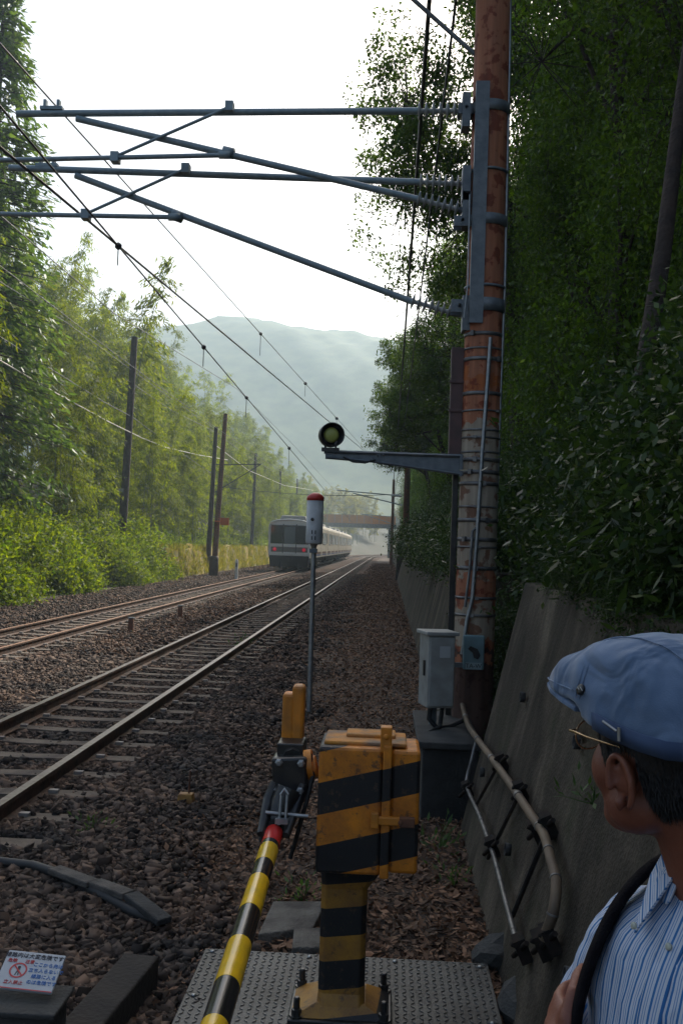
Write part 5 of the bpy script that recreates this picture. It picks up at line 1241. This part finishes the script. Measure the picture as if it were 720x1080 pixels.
# head
ball(body, Hh(0, -.012, .035), (.076, .096, .092), HR); ball(body, Hh(0, .012, -.015), (.069, .078, .085), HR)
ball(body, Hh(0, .028, -.055), (.060, .060, .058), HR); ball(body, Hh(0, .052, -.092), (.030, .030, .022), HR)
for s in (-1, 1):
    ball(body, Hh(s*.040, .040, -.030), (.030, .038, .040), HR); ball(body, Hh(s*.038, .012, -.070), (.030, .046, .036), HR)
    ball(body, Hh(s*.022, .040, -.088), (.030, .036, .024), HR)
    ball(body, Hh(s*.028, .070, .024), (.026, .014, .010), HR)
chain(body, [Hh(0, .082, .018), Hh(0, .097, -.008), Hh(0, .104, -.022)], [.009, .012, .014]); 
for s in (-1, 1): ball(body, Hh(s*.013, .094, -.026), (.010, .012, .009), HR)
ball(body, Hh(0, .083, -.052), (.026, .012, .007), HR); ball(body, Hh(0, .081, -.064), (.022, .012, .008), HR)
# ears: rim, lobe, bowl
for s in (-1, 1):
    pts = []
    for k in range(11):
        a = R(-70+k*27); pts.append(Hh(s*(.083+.006*math.sin(a*.5)), -.014-.017*math.cos(a)*1.0+.004*math.sin(a), -.034+.031*math.sin(a)))
    chain(body, pts, [.0055]*11, 8)
    ball(body, Hh(s*.074, -.012, -.030), (.007, .016, .026), HR); ball(body, Hh(s*.078, -.004, -.062), (.006, .009, .011), HR); ball(body, Hh(s*.079, .002, -.034), (.005, .005, .008), HR)
# arms folded
RS, LS = (.152, -.01, 1.345), (-.152, -.01, 1.345)
RE, RWr = (.215, .055, 1.13), (.02, .185, 1.13)
LE, LWr = (-.215, .075, 1.13), (.12, .150, 1.240)
chain(body, [RS, Vector(RS).lerp(Vector(RE), .5)+Vector((.01, 0, 0)), RE], [.052, .046, .040]); chain(body, [RE, Vector(RE).lerp(Vector(RWr), .35), RWr], [.040, .041, .027])
chain(body, [LS, Vector(LS).lerp(Vector(LE), .5)+Vector((-.01, 0, 0)), LE], [.052, .046, .040]); chain(body, [LE, Vector(LE).lerp(Vector(LWr), .35), LWr], [.040, .041, .027])
def hand(mb, wr, d, nrm, curl, side):      # d: finger direction, nrm: back of the hand
    wr = Vector(wr); d = Vector(d).normalized(); nrm = Vector(nrm); nrm = (nrm-d*nrm.dot(d)).normalized(); s = d.cross(nrm)
    Rm = Matrix((s, d, nrm)).transposed()
    ball(mb, wr+d*.045, (.040, .050, .016), Rm); chain(mb, [wr, wr+d*.05], [.026, .022])
    for i, (o, L) in enumerate(((-.030, .068), (-.010, .078), (.010, .073), (.028, .058))):
        p = wr+d*(.082-.004*abs(i-1))+s*o; q = [p-d*.02, p]; dd = d.copy()
        for k, f in enumerate((.42, .32, .26)):
            dd = (dd*math.cos(R(curl))-nrm*math.sin(R(curl))); dd.normalize(); q.append(q[-1]+dd*L*f)
        chain(mb, q, [.010, .0098, .0088, .008, .007], 10)
    p = wr+d*.02-s*.030*side; t1 = p+(d*.5-s*.8*side-nrm*.2).normalized()*.034; t2 = t1+(d*.9-s*.3*side-nrm*.35).normalized()*.030; t3 = t2+(d-nrm*.5).normalized()*.022
    chain(mb, [p, t1, t2, t3], [.014, .011, .010, .008], 10)
hand(body, LWr, (.85, -.45, .15), (.5, .85, .1), 26, -1)
hand(body, RWr, (-.95, -.1, .0), (.0, .9, .4), 18, 1)
# legs
for s in (-1, 1):
    chain(body, [(s*.085, 0, .86), (s*.095, .015, .5), (s*.10, -.01, .10)], [.085, .055, .038])
    chain(body, [(s*.10, -.02, .05), (s*.105, .12, .035)], [.04, .034])
bo_ = body.build('body', M['skin'], root)
rm = bo_.modifiers.new('merge', 'REMESH'); rm.mode = 'VOXEL'; rm.voxel_size = .0042; rm.use_smooth_shade = True
sm_ = bo_.modifiers.new('relax', 'SMOOTH'); sm_.factor = .5; sm_.iterations = 8
# eyes
for s in (-1, 1):
    mb = MB(); ball(mb, Hh(s*.031, .068, .006), (.011, .011, .009), HR); ball(mb, Hh(s*.031, .0765, .006), (.005, .004, .005), HR); mb.m = [0 if i < len(mb.m)//2 else 1 for i in range(len(mb.m))]
    o = mb.build('eye', [M['white'], M['black']], root)
# hair shell: back and sides below the cap
r_ = np.random.default_rng(3); n = 60000
th = r_.uniform(0, 2*math.pi, n); ph = np.arccos(r_.uniform(-.85, .9, n))
dx, dy, dz = np.sin(ph)*np.cos(th), np.sin(ph)*np.sin(th), np.cos(ph)
px_s, py_s, pz_s = dx*.083, dy*.103-.012, dz*.112+.020
# head local mask: hairline
front = py_s > .035
side = (np.abs(px_s) > .03)
lowlim = np.where(py_s > .012, .0-(.035-np.minimum(py_s, .035))*0.3, np.where(py_s > -.034, .002, -.092+np.maximum(0, -.06-py_s)*.3))
sb = (py_s > .006) & (py_s < .030) & (pz_s > -.040)
kk = (~front) & ((pz_s > lowlim) | sb) & (py_s < .036)
px_s, py_s, pz_s = px_s[kk], py_s[kk], pz_s[kk]; N = len(px_s)
q = np.stack([px_s, py_s, pz_s], -1)
hm_ = np.array([[HR[i][j] for j in range(3)] for i in range(3)])
w = q@hm_.T+np.array(hl); d = np.stack([r_.normal(0, .15, N), -.35+r_.normal(0, .15, N), -1+r_.normal(0, .1, N)], -1)@hm_.T
v, f = leaves(w, d, r_.uniform(.012, .026, N), np.full(N, .0016), .1, None)
hm1 = fastmesh('hair', v, f, M['hair']); hob = obj('hair', hm1, root)
# solid hair layer just under the strands
mb = MB(); vs = []; n1, m1 = 48, 30; keepf = []
for i in range(m1+1):
    t = math.pi*(.08+.80*i/m1)
    for j in range(n1):
        a = 2*math.pi*j/n1; vs.append((.0810*math.sin(t)*math.cos(a), .1010*math.sin(t)*math.sin(a)-.012, .110*math.cos(t)+.020))
def ishair(p):
    x, y, z = p
    if y > .030: return False
    if y > .008: return z > -.032
    if y > -.036: return z > .002
    return z > -.088
fs = [(i*n1+j, i*n1+(j+1) % n1, (i+1)*n1+(j+1) % n1, (i+1)*n1+j) for i in range(m1) for j in range(n1)]
fs = [f_ for f_ in fs if all(ishair(vs[k]) for k in f_)]
mb.add([Hh(*p) for p in vs], fs, 0, True); scalp = mb.build('hair_mass', M['hair'], hob)
so = scalp.modifiers.new('thick', 'SOLIDIFY'); so.thickness = .004; so.offset = 1

# glasses
M['gold'] = mat('gold_metal', (.55, .36, .20), .25, .9)
gl = MB()
for s in (-1, 1):
    c = Hh(s*.034, .104, .004); pts = [c+HR @ Vector((s*.0+.024*math.cos(a), -.004*abs(math.cos(a)), .019*math.sin(a))) for a in np.linspace(0, 2*math.pi, 25)]
    gl.tube(pts, .0012, 6, caps=False); gl.tube([Hh(s*.058, .100, .012), Hh(s*.074, .092, .013), Hh(s*.080, .05, .010), Hh(s*.082, -.012, .006)], [.0014, .0019, .0016, .0014], 6)
gl.tube([Hh(-.010, .104, .008), Hh(0, .108, .011), Hh(.010, .104, .008)], .0012, 6); gob = gl.build('glasses', M['gold'], root)
gm = bpy.data.materials.new('lens_glass'); gm.use_nodes = True; gb = gm.node_tree.nodes['Principled BSDF']; gb.inputs['Transmission Weight'].default_value = 1; gb.inputs['Roughness'].default_value = 0; gb.inputs['IOR'].default_value = 1.1; gb.inputs['Base Color'].default_value = (.9, .85, .8, 1)
for s in (-1, 1):
    c = Hh(s*.034, .1035, .004); mb = MB(); ring = [c+HR @ Vector((.0235*math.cos(a), -.004*abs(math.cos(a)), .0185*math.sin(a))) for a in np.linspace(0, 2*math.pi, 25)[:-1]]
    mb.add(ring+[p+HR @ Vector((0, .001, 0)) for p in ring], [tuple(range(24)), tuple(range(47, 23, -1))]+[(i, (i+1) % 24, 24+(i+1) % 24, 24+i) for i in range(24)], 0, False); mb.build('lens', gm, gob)

# flat cap: stations along the head, each an arc; the front slopes down into a short peak
def capmat():
    m = bpy.data.materials.new('blue_denim_cloth'); m.use_nodes = True; nt = m.node_tree; b = nt.nodes['Principled BSDF']; b.inputs['Roughness'].default_value = .9; b.inputs['Specular IOR Level'].default_value = .2
    b.inputs['Sheen Weight'].default_value = .3
    tc = nt.nodes.new('ShaderNodeTexCoord'); n = nt.nodes.new('ShaderNodeTexNoise'); n.inputs['Scale'].default_value = 14; n.inputs['Detail'].default_value = 6; nt.links.new(tc.outputs['Object'], n.inputs['Vector'])
    r = nt.nodes.new('ShaderNodeValToRGB'); r.color_ramp.elements[0].position = .3; r.color_ramp.elements[1].position = .7; r.color_ramp.elements[0].color = (.085, .135, .22, 1); r.color_ramp.elements[1].color = (.15, .21, .31, 1)
    nt.links.new(n.outputs['Fac'], r.inputs['Fac']); nt.links.new(r.outputs[0], b.inputs['Base Color'])
    n2 = nt.nodes.new('ShaderNodeTexNoise'); n2.inputs['Scale'].default_value = 500; nt.links.new(tc.outputs['Object'], n2.inputs['Vector'])
    n3 = nt.nodes.new('ShaderNodeTexNoise'); n3.inputs['Scale'].default_value = 16; n3.inputs['Detail'].default_value = 2; n3.inputs['Distortion'].default_value = .6; nt.links.new(tc.outputs['Object'], n3.inputs['Vector'])
    bp = nt.nodes.new('ShaderNodeBump'); bp.inputs['Strength'].default_value = .35; bp.inputs['Distance'].default_value = .001; nt.links.new(n2.outputs['Fac'], bp.inputs['Height'])
    bq = nt.nodes.new('ShaderNodeBump'); bq.inputs['Strength'].default_value = 1.0; bq.inputs['Distance'].default_value = .02; nt.links.new(n3.outputs['Fac'], bq.inputs['Height']); nt.links.new(bp.outputs[0], bq.inputs['Normal']); nt.links.new(bq.outputs[0], b.inputs['Normal'])
    return m
M['cap'] = capmat()
# y, half width, top z, bottom z
ST = [(-.118, .030, .050, .012), (-.112, .060, .082, .002), (-.095, .083, .112, .004), (-.060, .095, .134, .010), (-.020, .100, .143, .019), (.020, .100, .142, .029), (.060, .097, .132, .042), (.095, .091, .121, .052), (.125, .081, .110, .060), (.148, .067, .101, .065), (.162, .048, .094, .068), (.168, .030, .089, .071)]
NA = 25
def capring(y, hw, zt, zb, k=1.0):
    out = []
    for j in range(NA):
        a = math.pi*j/(NA-1); cx = math.cos(a); sz = math.sin(a)
        out.append((hw*math.copysign(abs(cx)**.55, cx), y, zb+(zt-zb)*abs(sz)**.78))
    return out
def interp_st(y):
    for i in range(len(ST)-1):
        if ST[i][0] <= y <= ST[i+1][0]:
            t = (y-ST[i][0])/(ST[i+1][0]-ST[i][0]); return tuple(ST[i][k]+(ST[i+1][k]-ST[i][k])*t for k in range(1, 4))
    return ST[-1][1:]
mb = MB(); vs = []; ysn = [s_[0] for s_ in ST]; yl = []
for i in range(len(ysn)-1): yl += [ysn[i], (ysn[i]+ysn[i+1])/2]
yl.append(ysn[-1])
for y in yl: vs += [Hh(*p) for p in capring(y, *interp_st(y))]
k = len(yl); fs = [(i*NA+j, i*NA+j+1, (i+1)*NA+j+1, (i+1)*NA+j) for i in range(k-1) for j in range(NA-1)]
fs += [tuple(range(NA)), tuple(reversed(range((k-1)*NA, k*NA)))]
# closed underside of the peak, open under the head is hidden by it
for i in range(k-1):
    if yl[i] > .055: fs.append((i*NA, (i+1)*NA, (i+1)*NA+NA-1, i*NA+NA-1))
mb.add(vs, fs, 0, True); capo = mb.build('cap', M['cap'], root)
ss = capo.modifiers.new('s', 'SUBSURF'); ss.levels = 2; ss.render_levels = 2
tx_c = bpy.data.textures.new('folds', 'CLOUDS'); tx_c.noise_scale = .045; tx_c.noise_depth = 1
dm = capo.modifiers.new('d', 'DISPLACE'); dm.texture = tx_c; dm.strength = .009; dm.mid_level = .5
sol = capo.modifiers.new('t', 'SOLIDIFY'); sol.thickness = .002; sol.offset = -1
# seams, peak edge, band, strap, badge (on the side facing the camera: local -x)
def capsurf(y, a):      # a: 0 right rim .. pi left rim
    hw, zt, zb = interp_st(y); cx = math.cos(a); sz = math.sin(a)
    return Vector((hw*math.copysign(abs(cx)**.55, cx), y, zb+(zt-zb)*abs(sz)**.78))*1.0
mb = MB()
for s in (1, -1):
    aa = (lambda a: a if s == 1 else math.pi-a)
    mb.tube([Hh(*(capsurf(y, aa(R(180-70+70*((y-.16)/(-.25))*.0-0)))+Vector((-.0008*s, 0, .0008)))) for y in np.linspace(-.10, .07, 16)], .0009, 5)
    mb.tube([Hh(*(capsurf(.055+.012*math.sin(a*2), aa(a))+Vector((0, .001, .001)))) for a in np.linspace(R(95), R(172), 12)], .0009, 5)
    mb.tube([Hh(*(capsurf(.047+.012*math.sin(a*2), aa(a))+Vector((0, .001, .001)))) for a in np.linspace(R(95), R(172), 12)], .0006, 5)
    mb.tube([Hh(*(capsurf(y, aa(R(168)))+Vector((0, 0, .0006)))) for y in np.linspace(.06, .16, 10)], .0009, 5)
mb.build('seam', M['cap'], capo)
mb = MB()
pk = [(-.020, .165), (-.046, .157), (-.066, .144), (-.080, .12), (-.088, .09), (-.090, .058)]
full = [Hh(x, y, interp_st(y)[2]-.002) for x, y in reversed([(-a_, b_) for a_, b_ in pk])]; full = full+[Hh(0, .170, .070)]+[Hh(x, y, interp_st(y)[2]-.002) for x, y in pk]
outl = [(-a_*1.03, b_*1.02) for a_, b_ in reversed(pk)]+[(0, .173)]+[(a_*1.03, b_*1.02) for a_, b_ in pk]
outl = [(-.060, .03)]+outl+[(.060, .03)]; npk = len(outl)
def pz_(y): return interp_st(min(y, .167))[2]+.003
mb.add([Hh(x, y, pz_(y)+.003) for x, y in outl]+[Hh(x, y, pz_(y)-.004) for x, y in outl], [tuple(range(npk)), tuple(reversed(range(npk, 2*npk)))]+[(i, (i+1) % npk, npk+(i+1) % npk, npk+i) for i in range(npk)]); mb.build('peak', M['cap'], capo, bevel=.002)
M['strap'] = mat('dark_blue_strap', (.035, .06, .12), .85, 0, (.05, .08, .15), 30)
for s in (-1,):
    def ribbon(pts, w, th, m, name, par, upv=Vector((0, 0, 1))):
        mb = MB(); vs = []
        for i, p in enumerate(pts):
            t = (pts[min(i+1, len(pts)-1)]-pts[max(i-1, 0)]).normalized(); nrm = p[3] if False else None
            vs.append(p)
        return vs
mb = MB(); yy2 = np.linspace(.010, -.105, 12); top, bot = [], []
for y in yy2:
    hw, zt, zb = interp_st(y); top.append(Hh(-hw*1.0-.0085, y, zb+.021)); bot.append(Hh(-hw*1.0-.0075, y, zb+.000))
inn = [Hh(*(HR.inverted() @ (p-hl)+Vector((.003, 0, 0)))) for p in top+bot]
nn_ = len(top); vs = top+bot+inn
fs = [(i, i+1, nn_+i+1, nn_+i) for i in range(nn_-1)]+[(2*nn_+i, 2*nn_+i+1, i+1, i) for i in range(nn_-1)]+[(3*nn_+i, 3*nn_+i+1, nn_+i+1, nn_+i) for i in range(nn_-1)]+[(0, nn_, 3*nn_, 2*nn_), (nn_-1, 2*nn_-1, 4*nn_-1, 3*nn_-1)]
mb.add(vs, fs, 0, True); mb.build('side_strap', M['strap'], capo)
mb = MB(); c = interp_st(-.03); pz = c[2]+.012; mb.tube([Hh(-c[0]-.0105, -.012, pz+.010), Hh(-c[0]-.0105, -.036, pz+.001)], .0016, 6); mb.box(Hh(-c[0]-.0105, -.040, pz-.002), (.002, .004, .016), HR); mb.build('buckle', M['steel'], capo)
hwb, ztb, zbb = interp_st(.042); q = capsurf(.042, R(180-15))
mb = MB(); mb.lathe([(.0070, -.002), (.0070, .0018), (.005, .0028)], Hh(q.x-.001, q.y, q.z), HR @ Vector((-1, .15, .35)), 14); mb.build('badge', M['black'], capo)
mb = MB(); 
for dy in (-.004, .002): mb.tube([Hh(q.x-.0042, q.y+dy-.003, q.z-.001), Hh(q.x-.0046, q.y+dy, q.z+.003), Hh(q.x-.0042, q.y+dy+.003, q.z-.001)], .0007, 5)
mb.build('badge_emblem', M['steel'], capo)

# shirt: lofted cloth with stripes following the cloth (uv)
def stripecloth():
    m = bpy.data.materials.new('striped_shirt_cloth'); m.use_nodes = True; nt = m.node_tree; b = nt.nodes['Principled BSDF']; b.inputs['Roughness'].default_value = .85; b.inputs['Specular IOR Level'].default_value = .2
    uv = nt.nodes.new('ShaderNodeUVMap'); sp_ = nt.nodes.new('ShaderNodeSeparateXYZ'); nt.links.new(uv.outputs[0], sp_.inputs[0])
    n = nt.nodes.new('ShaderNodeTexNoise'); tc = nt.nodes.new('ShaderNodeTexCoord'); n.inputs['Scale'].default_value = 11; n.inputs['Detail'].default_value = 3; n.inputs['Distortion'].default_value = .5; nt.links.new(tc.outputs['Object'], n.inputs['Vector'])
    def frac(mult, add=0.0):
        a = nt.nodes.new('ShaderNodeMath'); a.operation = 'MULTIPLY_ADD'; a.inputs[1].default_value = mult; a.inputs[2].default_value = add; nt.links.new(sp_.outputs['X'], a.inputs[0])
        f_ = nt.nodes.new('ShaderNodeMath'); f_.operation = 'FRACT'; nt.links.new(a.outputs[0], f_.inputs[0]); return f_
    r = nt.nodes.new('ShaderNodeValToRGB'); r.color_ramp.interpolation = 'CONSTANT'; e = r.color_ramp.elements
    base = (.56, .59, .66, 1); blu = (.045, .17, .40, 1); mid = (.16, .28, .50, 1)
    e[0].position = 0; e[0].color = blu; e[1].position = .22; e[1].color = base
    for p_, c_ in ((.48, mid), (.56, base), (.70, mid), (.80, base)): q_ = e.new(p_); q_.color = c_
    nt.links.new(frac(1/.015).outputs[0], r.inputs['Fac']); nt.links.new(r.outputs[0], b.inputs['Base Color'])
    bq = nt.nodes.new('ShaderNodeBump'); bq.inputs['Strength'].default_value = .9; bq.inputs['Distance'].default_value = .02; nt.links.new(n.outputs['Fac'], bq.inputs['Height']); nt.links.new(bq.outputs[0], b.inputs['Normal'])
    return m
M['shirt'] = stripecloth()
tx_s = bpy.data.textures.new('creases', 'CLOUDS'); tx_s.noise_scale = .07; tx_s.noise_depth = 2
def uvloft(name, rings, parent, closed=True, m=None, wrinkle=0.0, seed=0, sol=.002, sub=2):
    """rings: list of lists of points; u runs round the ring in metres, so stripes run along the loft"""
    n = len(rings[0]); k = len(rings); me = bpy.data.meshes.new(name); rr = random.Random(seed)
    vs = [tuple(p) for ring in rings for p in ring]
    jn = n if closed else n-1
    fs = [(i*n+j, i*n+(j+1) % n, (i+1)*n+(j+1) % n, (i+1)*n+j) for i in range(k-1) for j in range(jn)]
    me.from_pydata(vs, [], fs); uvl = me.uv_layers.new(name='UVMap')
    refr = rings[len(rings)//2]; acc = [0]
    for j in range(n): acc.append(acc[-1]+(Vector(refr[(j+1) % n])-Vector(refr[j])).length)
    li = 0
    for i in range(k-1):
        for j in range(jn):
            for (a, b) in ((0, 0), (1, 0), (1, 1), (0, 1)): uvl.data[li].uv = (acc[j+a], (i+b)*.05); li += 1
    me.materials.append(m or M['shirt']); me.polygons.foreach_set('use_smooth', [True]*len(fs))
    bm = bmesh.new(); bm.from_mesh(me); bmesh.ops.recalc_face_normals(bm, faces=bm.faces[:]); bm.to_mesh(me); bm.free()
    o = obj(name, me, parent)
    s_ = o.modifiers.new('s', 'SUBSURF'); s_.levels = sub; s_.render_levels = sub
    if m is None and sub > 1: dd_ = o.modifiers.new('d', 'DISPLACE'); dd_.texture = tx_s; dd_.strength = .016; dd_.mid_level = .5
    t_ = o.modifiers.new('t', 'SOLIDIFY'); t_.thickness = sol; t_.offset = 1
    return o
n = 40; rings = []
for (z, cy, rx, ry, ex_) in ((.84, 0, .178, .128, 0), (.95, 0, .176, .130, 0), (1.05, .002, .168, .126, 0), (1.15, .006, .168, .128, 0), (1.25, .008, .176, .130, 0), (1.33, .006, .176, .126, 0), (1.385, 0, .166, .112, 0), (1.425, -.008, .135, .094, 0), (1.455, -.012, .100, .080, 0), (1.478, -.012, .092, .070, 0), (1.492, -.008, .072, .066, 0)):
    ring = []
    for j in range(n):
        a = 2*math.pi*j/n; w = 1+.012*math.sin(a*5+z*22)+.010*math.sin(a*9-z*37)
        if z > 1.45: w = 1
        ring.append(Vector((rx*w*math.copysign(abs(math.cos(a))**.8, math.cos(a)), cy+ry*w*math.copysign(abs(math.sin(a))**.8, math.sin(a)), z)))
    rings.append(ring)
shirt = uvloft('shirt', rings, root)
def limbloft(name, pts, rad, flat, parent, n=24, seed=1, m=None):
    pts = [Vector(p) for p in pts]; rings = []; nrm = None
    for i, p in enumerate(pts):
        t = (pts[min(i+1, len(pts)-1)]-pts[max(i-1, 0)]).normalized()
        if nrm is None: nrm = t.cross(Vector((0, 1, 0))).normalized()
        else: nrm = (nrm-t*nrm.dot(t)).normalized()
        b = t.cross(nrm)
        rings.append([p+(nrm*math.cos(2*math.pi*j/n)*rad[i]+b*math.sin(2*math.pi*j/n)*rad[i]*flat)*(1+.025*math.sin(4*math.pi*j/n*2+i*1.7+seed)) for j in range(n)])
    return uvloft(name, rings, parent, m=m)
for s, S_, E_ in ((1, RS, RE), (-1, LS, LE)):
    S_, E_ = Vector(S_), Vector(E_); d_ = E_-S_
    limbloft('sleeve', [S_+Vector((-s*.075, 0, .045)), S_+Vector((-s*.03, 0, .028)), S_+Vector((s*.008, 0, .008)), S_+d_*.12+Vector((s*.012, 0, 0)), S_+d_*.32+Vector((s*.012, 0, 0)), S_+d_*.52+Vector((s*.01, 0, 0)), S_+d_*.62+Vector((s*.010, 0, 0))], [.048, .058, .062, .062, .061, .063, .066], 1.0, shirt, seed=s)
# collar: stand and folded leaf, open at the front
rings = []
angs = [R(90+a_) for a_ in np.linspace(14, 346, 34)]
def cpt(a, r, z, fr=0): return Vector((r*1.02*math.cos(a), -.008+r*math.sin(a), z))
r1, r2_, r3 = [], [], []
for a in angs:
    fr = max(0, math.cos(a-R(90)))     # 1 at the front
    r1.append(cpt(a, .069, 1.487-.022*fr)); r2_.append(cpt(a, .072, 1.525-.030*fr)); r3.append(cpt(a, .084+.012*fr, 1.487-.045*fr**1.5))
uvloft('collar', [list(r) for r in (r1, r2_, r3)], shirt, closed=False, sol=.003)
# collar points
for s in (-1, 1):
    mb = MB(); a0 = R(90)-s*R(15); a1 = R(90)-s*R(55)
    p = [cpt(a0, .076, 1.492), cpt(a1, .080, 1.505), cpt(a1, .100, 1.462), Vector((s*.050, .108, 1.408))]
    vs = [p_ for p_ in p]+[p_+Vector((0, .004, .001)) for p_ in p]
    o_m = bpy.data.meshes.new('collar_point'); o_m.from_pydata([tuple(v_) for v_ in vs], [], [(3, 2, 1, 0), (4, 5, 6, 7), (0, 1, 5, 4), (1, 2, 6, 5), (2, 3, 7, 6), (3, 0, 4, 7)])
    ul = o_m.uv_layers.new(name='UVMap')
    for lp in o_m.loops: v_ = vs[lp.vertex_index]; ul.data[lp.index].uv = ((v_.x*s*.6-v_.z)*.9, 0)
    o_m.materials.append(M['shirt']); obj('collar_point', o_m, shirt)
# placket and buttons
def fronty(z):
    pts = [(.84, .128), (.95, .130), (1.05, .128), (1.15, .134), (1.25, .138), (1.33, .132), (1.385, .112), (1.425, .086), (1.455, .068), (1.478, .058)]
    for i in range(len(pts)-1):
        if pts[i][0] <= z <= pts[i+1][0]: t = (z-pts[i][0])/(pts[i+1][0]-pts[i][0]); return pts[i][1]+(pts[i+1][1]-pts[i][1])*t
    return .06
zsn = np.linspace(.86, 1.455, 24); rings = [[Vector((x_, fronty(z)+.003+(-.002 if abs(x_) > .015 else 0), z)) for x_ in (-.017, -.008, 0, .008, .017)] for z in zsn]
uvloft('placket', rings, shirt, closed=False, sol=.003, sub=1)
M['button'] = mat('pale_button', (.45, .46, .38), .35)
for (x, y, z) in [(0, fronty(z)+.008, z) for z in (1.41, 1.32, 1.23, 1.14, 1.05, .96)]+[(.046, .115, 1.420), (-.046, .115, 1.420)]:
    mb = MB(); mb.lathe([(.0045, 0), (.0045, .002), (.003, .003)], (x, y, z), (0, 1, .3 if z > 1.35 else 0), 12); mb.build('button', M['button'], shirt)
# backpack with straps
M['bagblack'] = mat('black_webbing', (.006, .005, .007), .95, 0, (.010, .009, .011), 40, .3, 300, spec=.08)
bag = empty('backpack', tuple(root.matrix_basis.translation), 'black backpack worn by the man, seen mainly by its shoulder straps', 'backpack', None, BT)
for s in (-1, 1):
    pts = [(s*.10, -.11, 1.30), (s*.098, -.10, 1.42), (s*.095, -.04, 1.478), (s*.098, .03, 1.462), (s*.104, .082, 1.415), (s*.112, .118, 1.34), (s*.122, .132, 1.24), (s*.145, .10, 1.12), (s*.165, .0, 1.02), (s*.12, -.12, .98)]
    wd2 = [.016, .016, .015, .016, .022, .026, .022, .013, .010, .010]; pts = [Vector(p) for p in pts]; rings = []
    for i, p in enumerate(pts):
        t = (pts[min(i+1, 9)]-pts[max(i-1, 0)]).normalized(); out_ = Vector((p.x*.9, p.y, max(0, (p.z-1.38))*2.0 if p.z > 1.38 else 0)).normalized(); sd_ = t.cross(out_).normalized()
        rings.append([p+out_*.006+sd_*wd2[i], p+out_*.016+sd_*wd2[i]*.7, p+out_*.016-sd_*wd2[i]*.7, p+out_*.006-sd_*wd2[i]])
    uvloft('shoulder_strap', rings, bag, closed=True, m=M['bagblack'], sol=.003)
mb = MB(); mb.box((0, -.20, 1.18), (.29, .14, .42)); o = mb.build('bag_body', M['bagblack'], bag, bevel=.04)
mb = MB(); mb.box((0, -.285, 1.12), (.22, .04, .22)); mb.build('front_pocket', M['bagblack'], bag, bevel=.018)
# watch
wv = (Vector(LWr)-Vector(LE)).normalized(); wc = Vector(LWr)-wv*.004
mb = MB(); qd = Vector((0, 0, 1)).rotation_difference(wv)
for k in range(20):
    a = 2*math.pi*k/20; p = wc+qd @ Vector((.0300*math.cos(a), .0300*math.sin(a), 0)); mb.box(p, (.0040, .0086, .017), (qd.to_matrix() @ Matrix.Rotation(a, 3, 'Z')))
wt = mb.build('watch', M['steel'], root, bevel=.001)
fdir = (Vector((-.1, .7, .75))-wv*Vector((-.1, .7, .75)).dot(wv)).normalized(); mb = MB(); mb.lathe([(.018, -.004), (.0185, .003), (.015, .006)], wc+fdir*.032, fdir, 20); mb.build('watch_case', M['steel'], wt)
mb = MB(); mb.lathe([(.0145, 0), (.0145, .001)], wc+fdir*.0382, fdir, 20); mb.build('watch_dial', M['white'], wt)
# trousers and shoes
M['trouser'] = mat('dark_grey_trousers', (.05, .05, .055), .9, 0, (.035, .035, .04), 12, .2)
mb = MB(); ringloft(mb, [(.78, 0, 0, .170, .122), (.86, 0, 0, .176, .126), (.95, 0, 0, .170, .122)])
for s in (-1, 1): mb.tube([(s*.085, 0, .88), (s*.092, .01, .5), (s*.10, -.005, .07)], [.096, .075, .062], 20)
tro = mb.build('trousers', M['trouser'], root); rm = tro.modifiers.new('m', 'REMESH'); rm.mode = 'VOXEL'; rm.voxel_size = .008; rm.use_smooth_shade = True
for s in (-1, 1):
    mb = MB(); ball(mb, (s*.105, .06, .035), (.052, .145, .045)); ball(mb, (s*.10, -.03, .06), (.05, .06, .06)); sh = mb.build('shoe', M['black'], root)
    rm = sh.modifiers.new('m', 'REMESH'); rm.mode = 'VOXEL'; rm.voxel_size = .006; rm.use_smooth_shade = True
    mb = MB(); mb.box((s*.105, .045, .008), (.095, .28, .02)); mb.build('sole', M['rubber'], sh, bevel=.006)
# ================================================================== HAZE
mb = MB(); mb.box((0, 360, 98), (1500, 900, 202))
hz = mb.build('haze', []); tag(hz, 'pale bluish morning mist filling the valley', 'haze', kind='stuff')
hm = bpy.data.materials.new('mist'); hm.use_nodes = True; nt = hm.node_tree; nt.nodes.clear()
o = nt.nodes.new('ShaderNodeOutputMaterial'); pv = nt.nodes.new('ShaderNodeVolumePrincipled')
pv.inputs['Color'].default_value = (0.70, 0.88, 1.0, 1); pv.inputs['Density'].default_value = 0.00085; pv.inputs['Anisotropy'].default_value = 0.35
nt.links.new(pv.outputs[0], o.inputs['Volume']); hz.data.materials.clear(); hz.data.materials.append(hm)
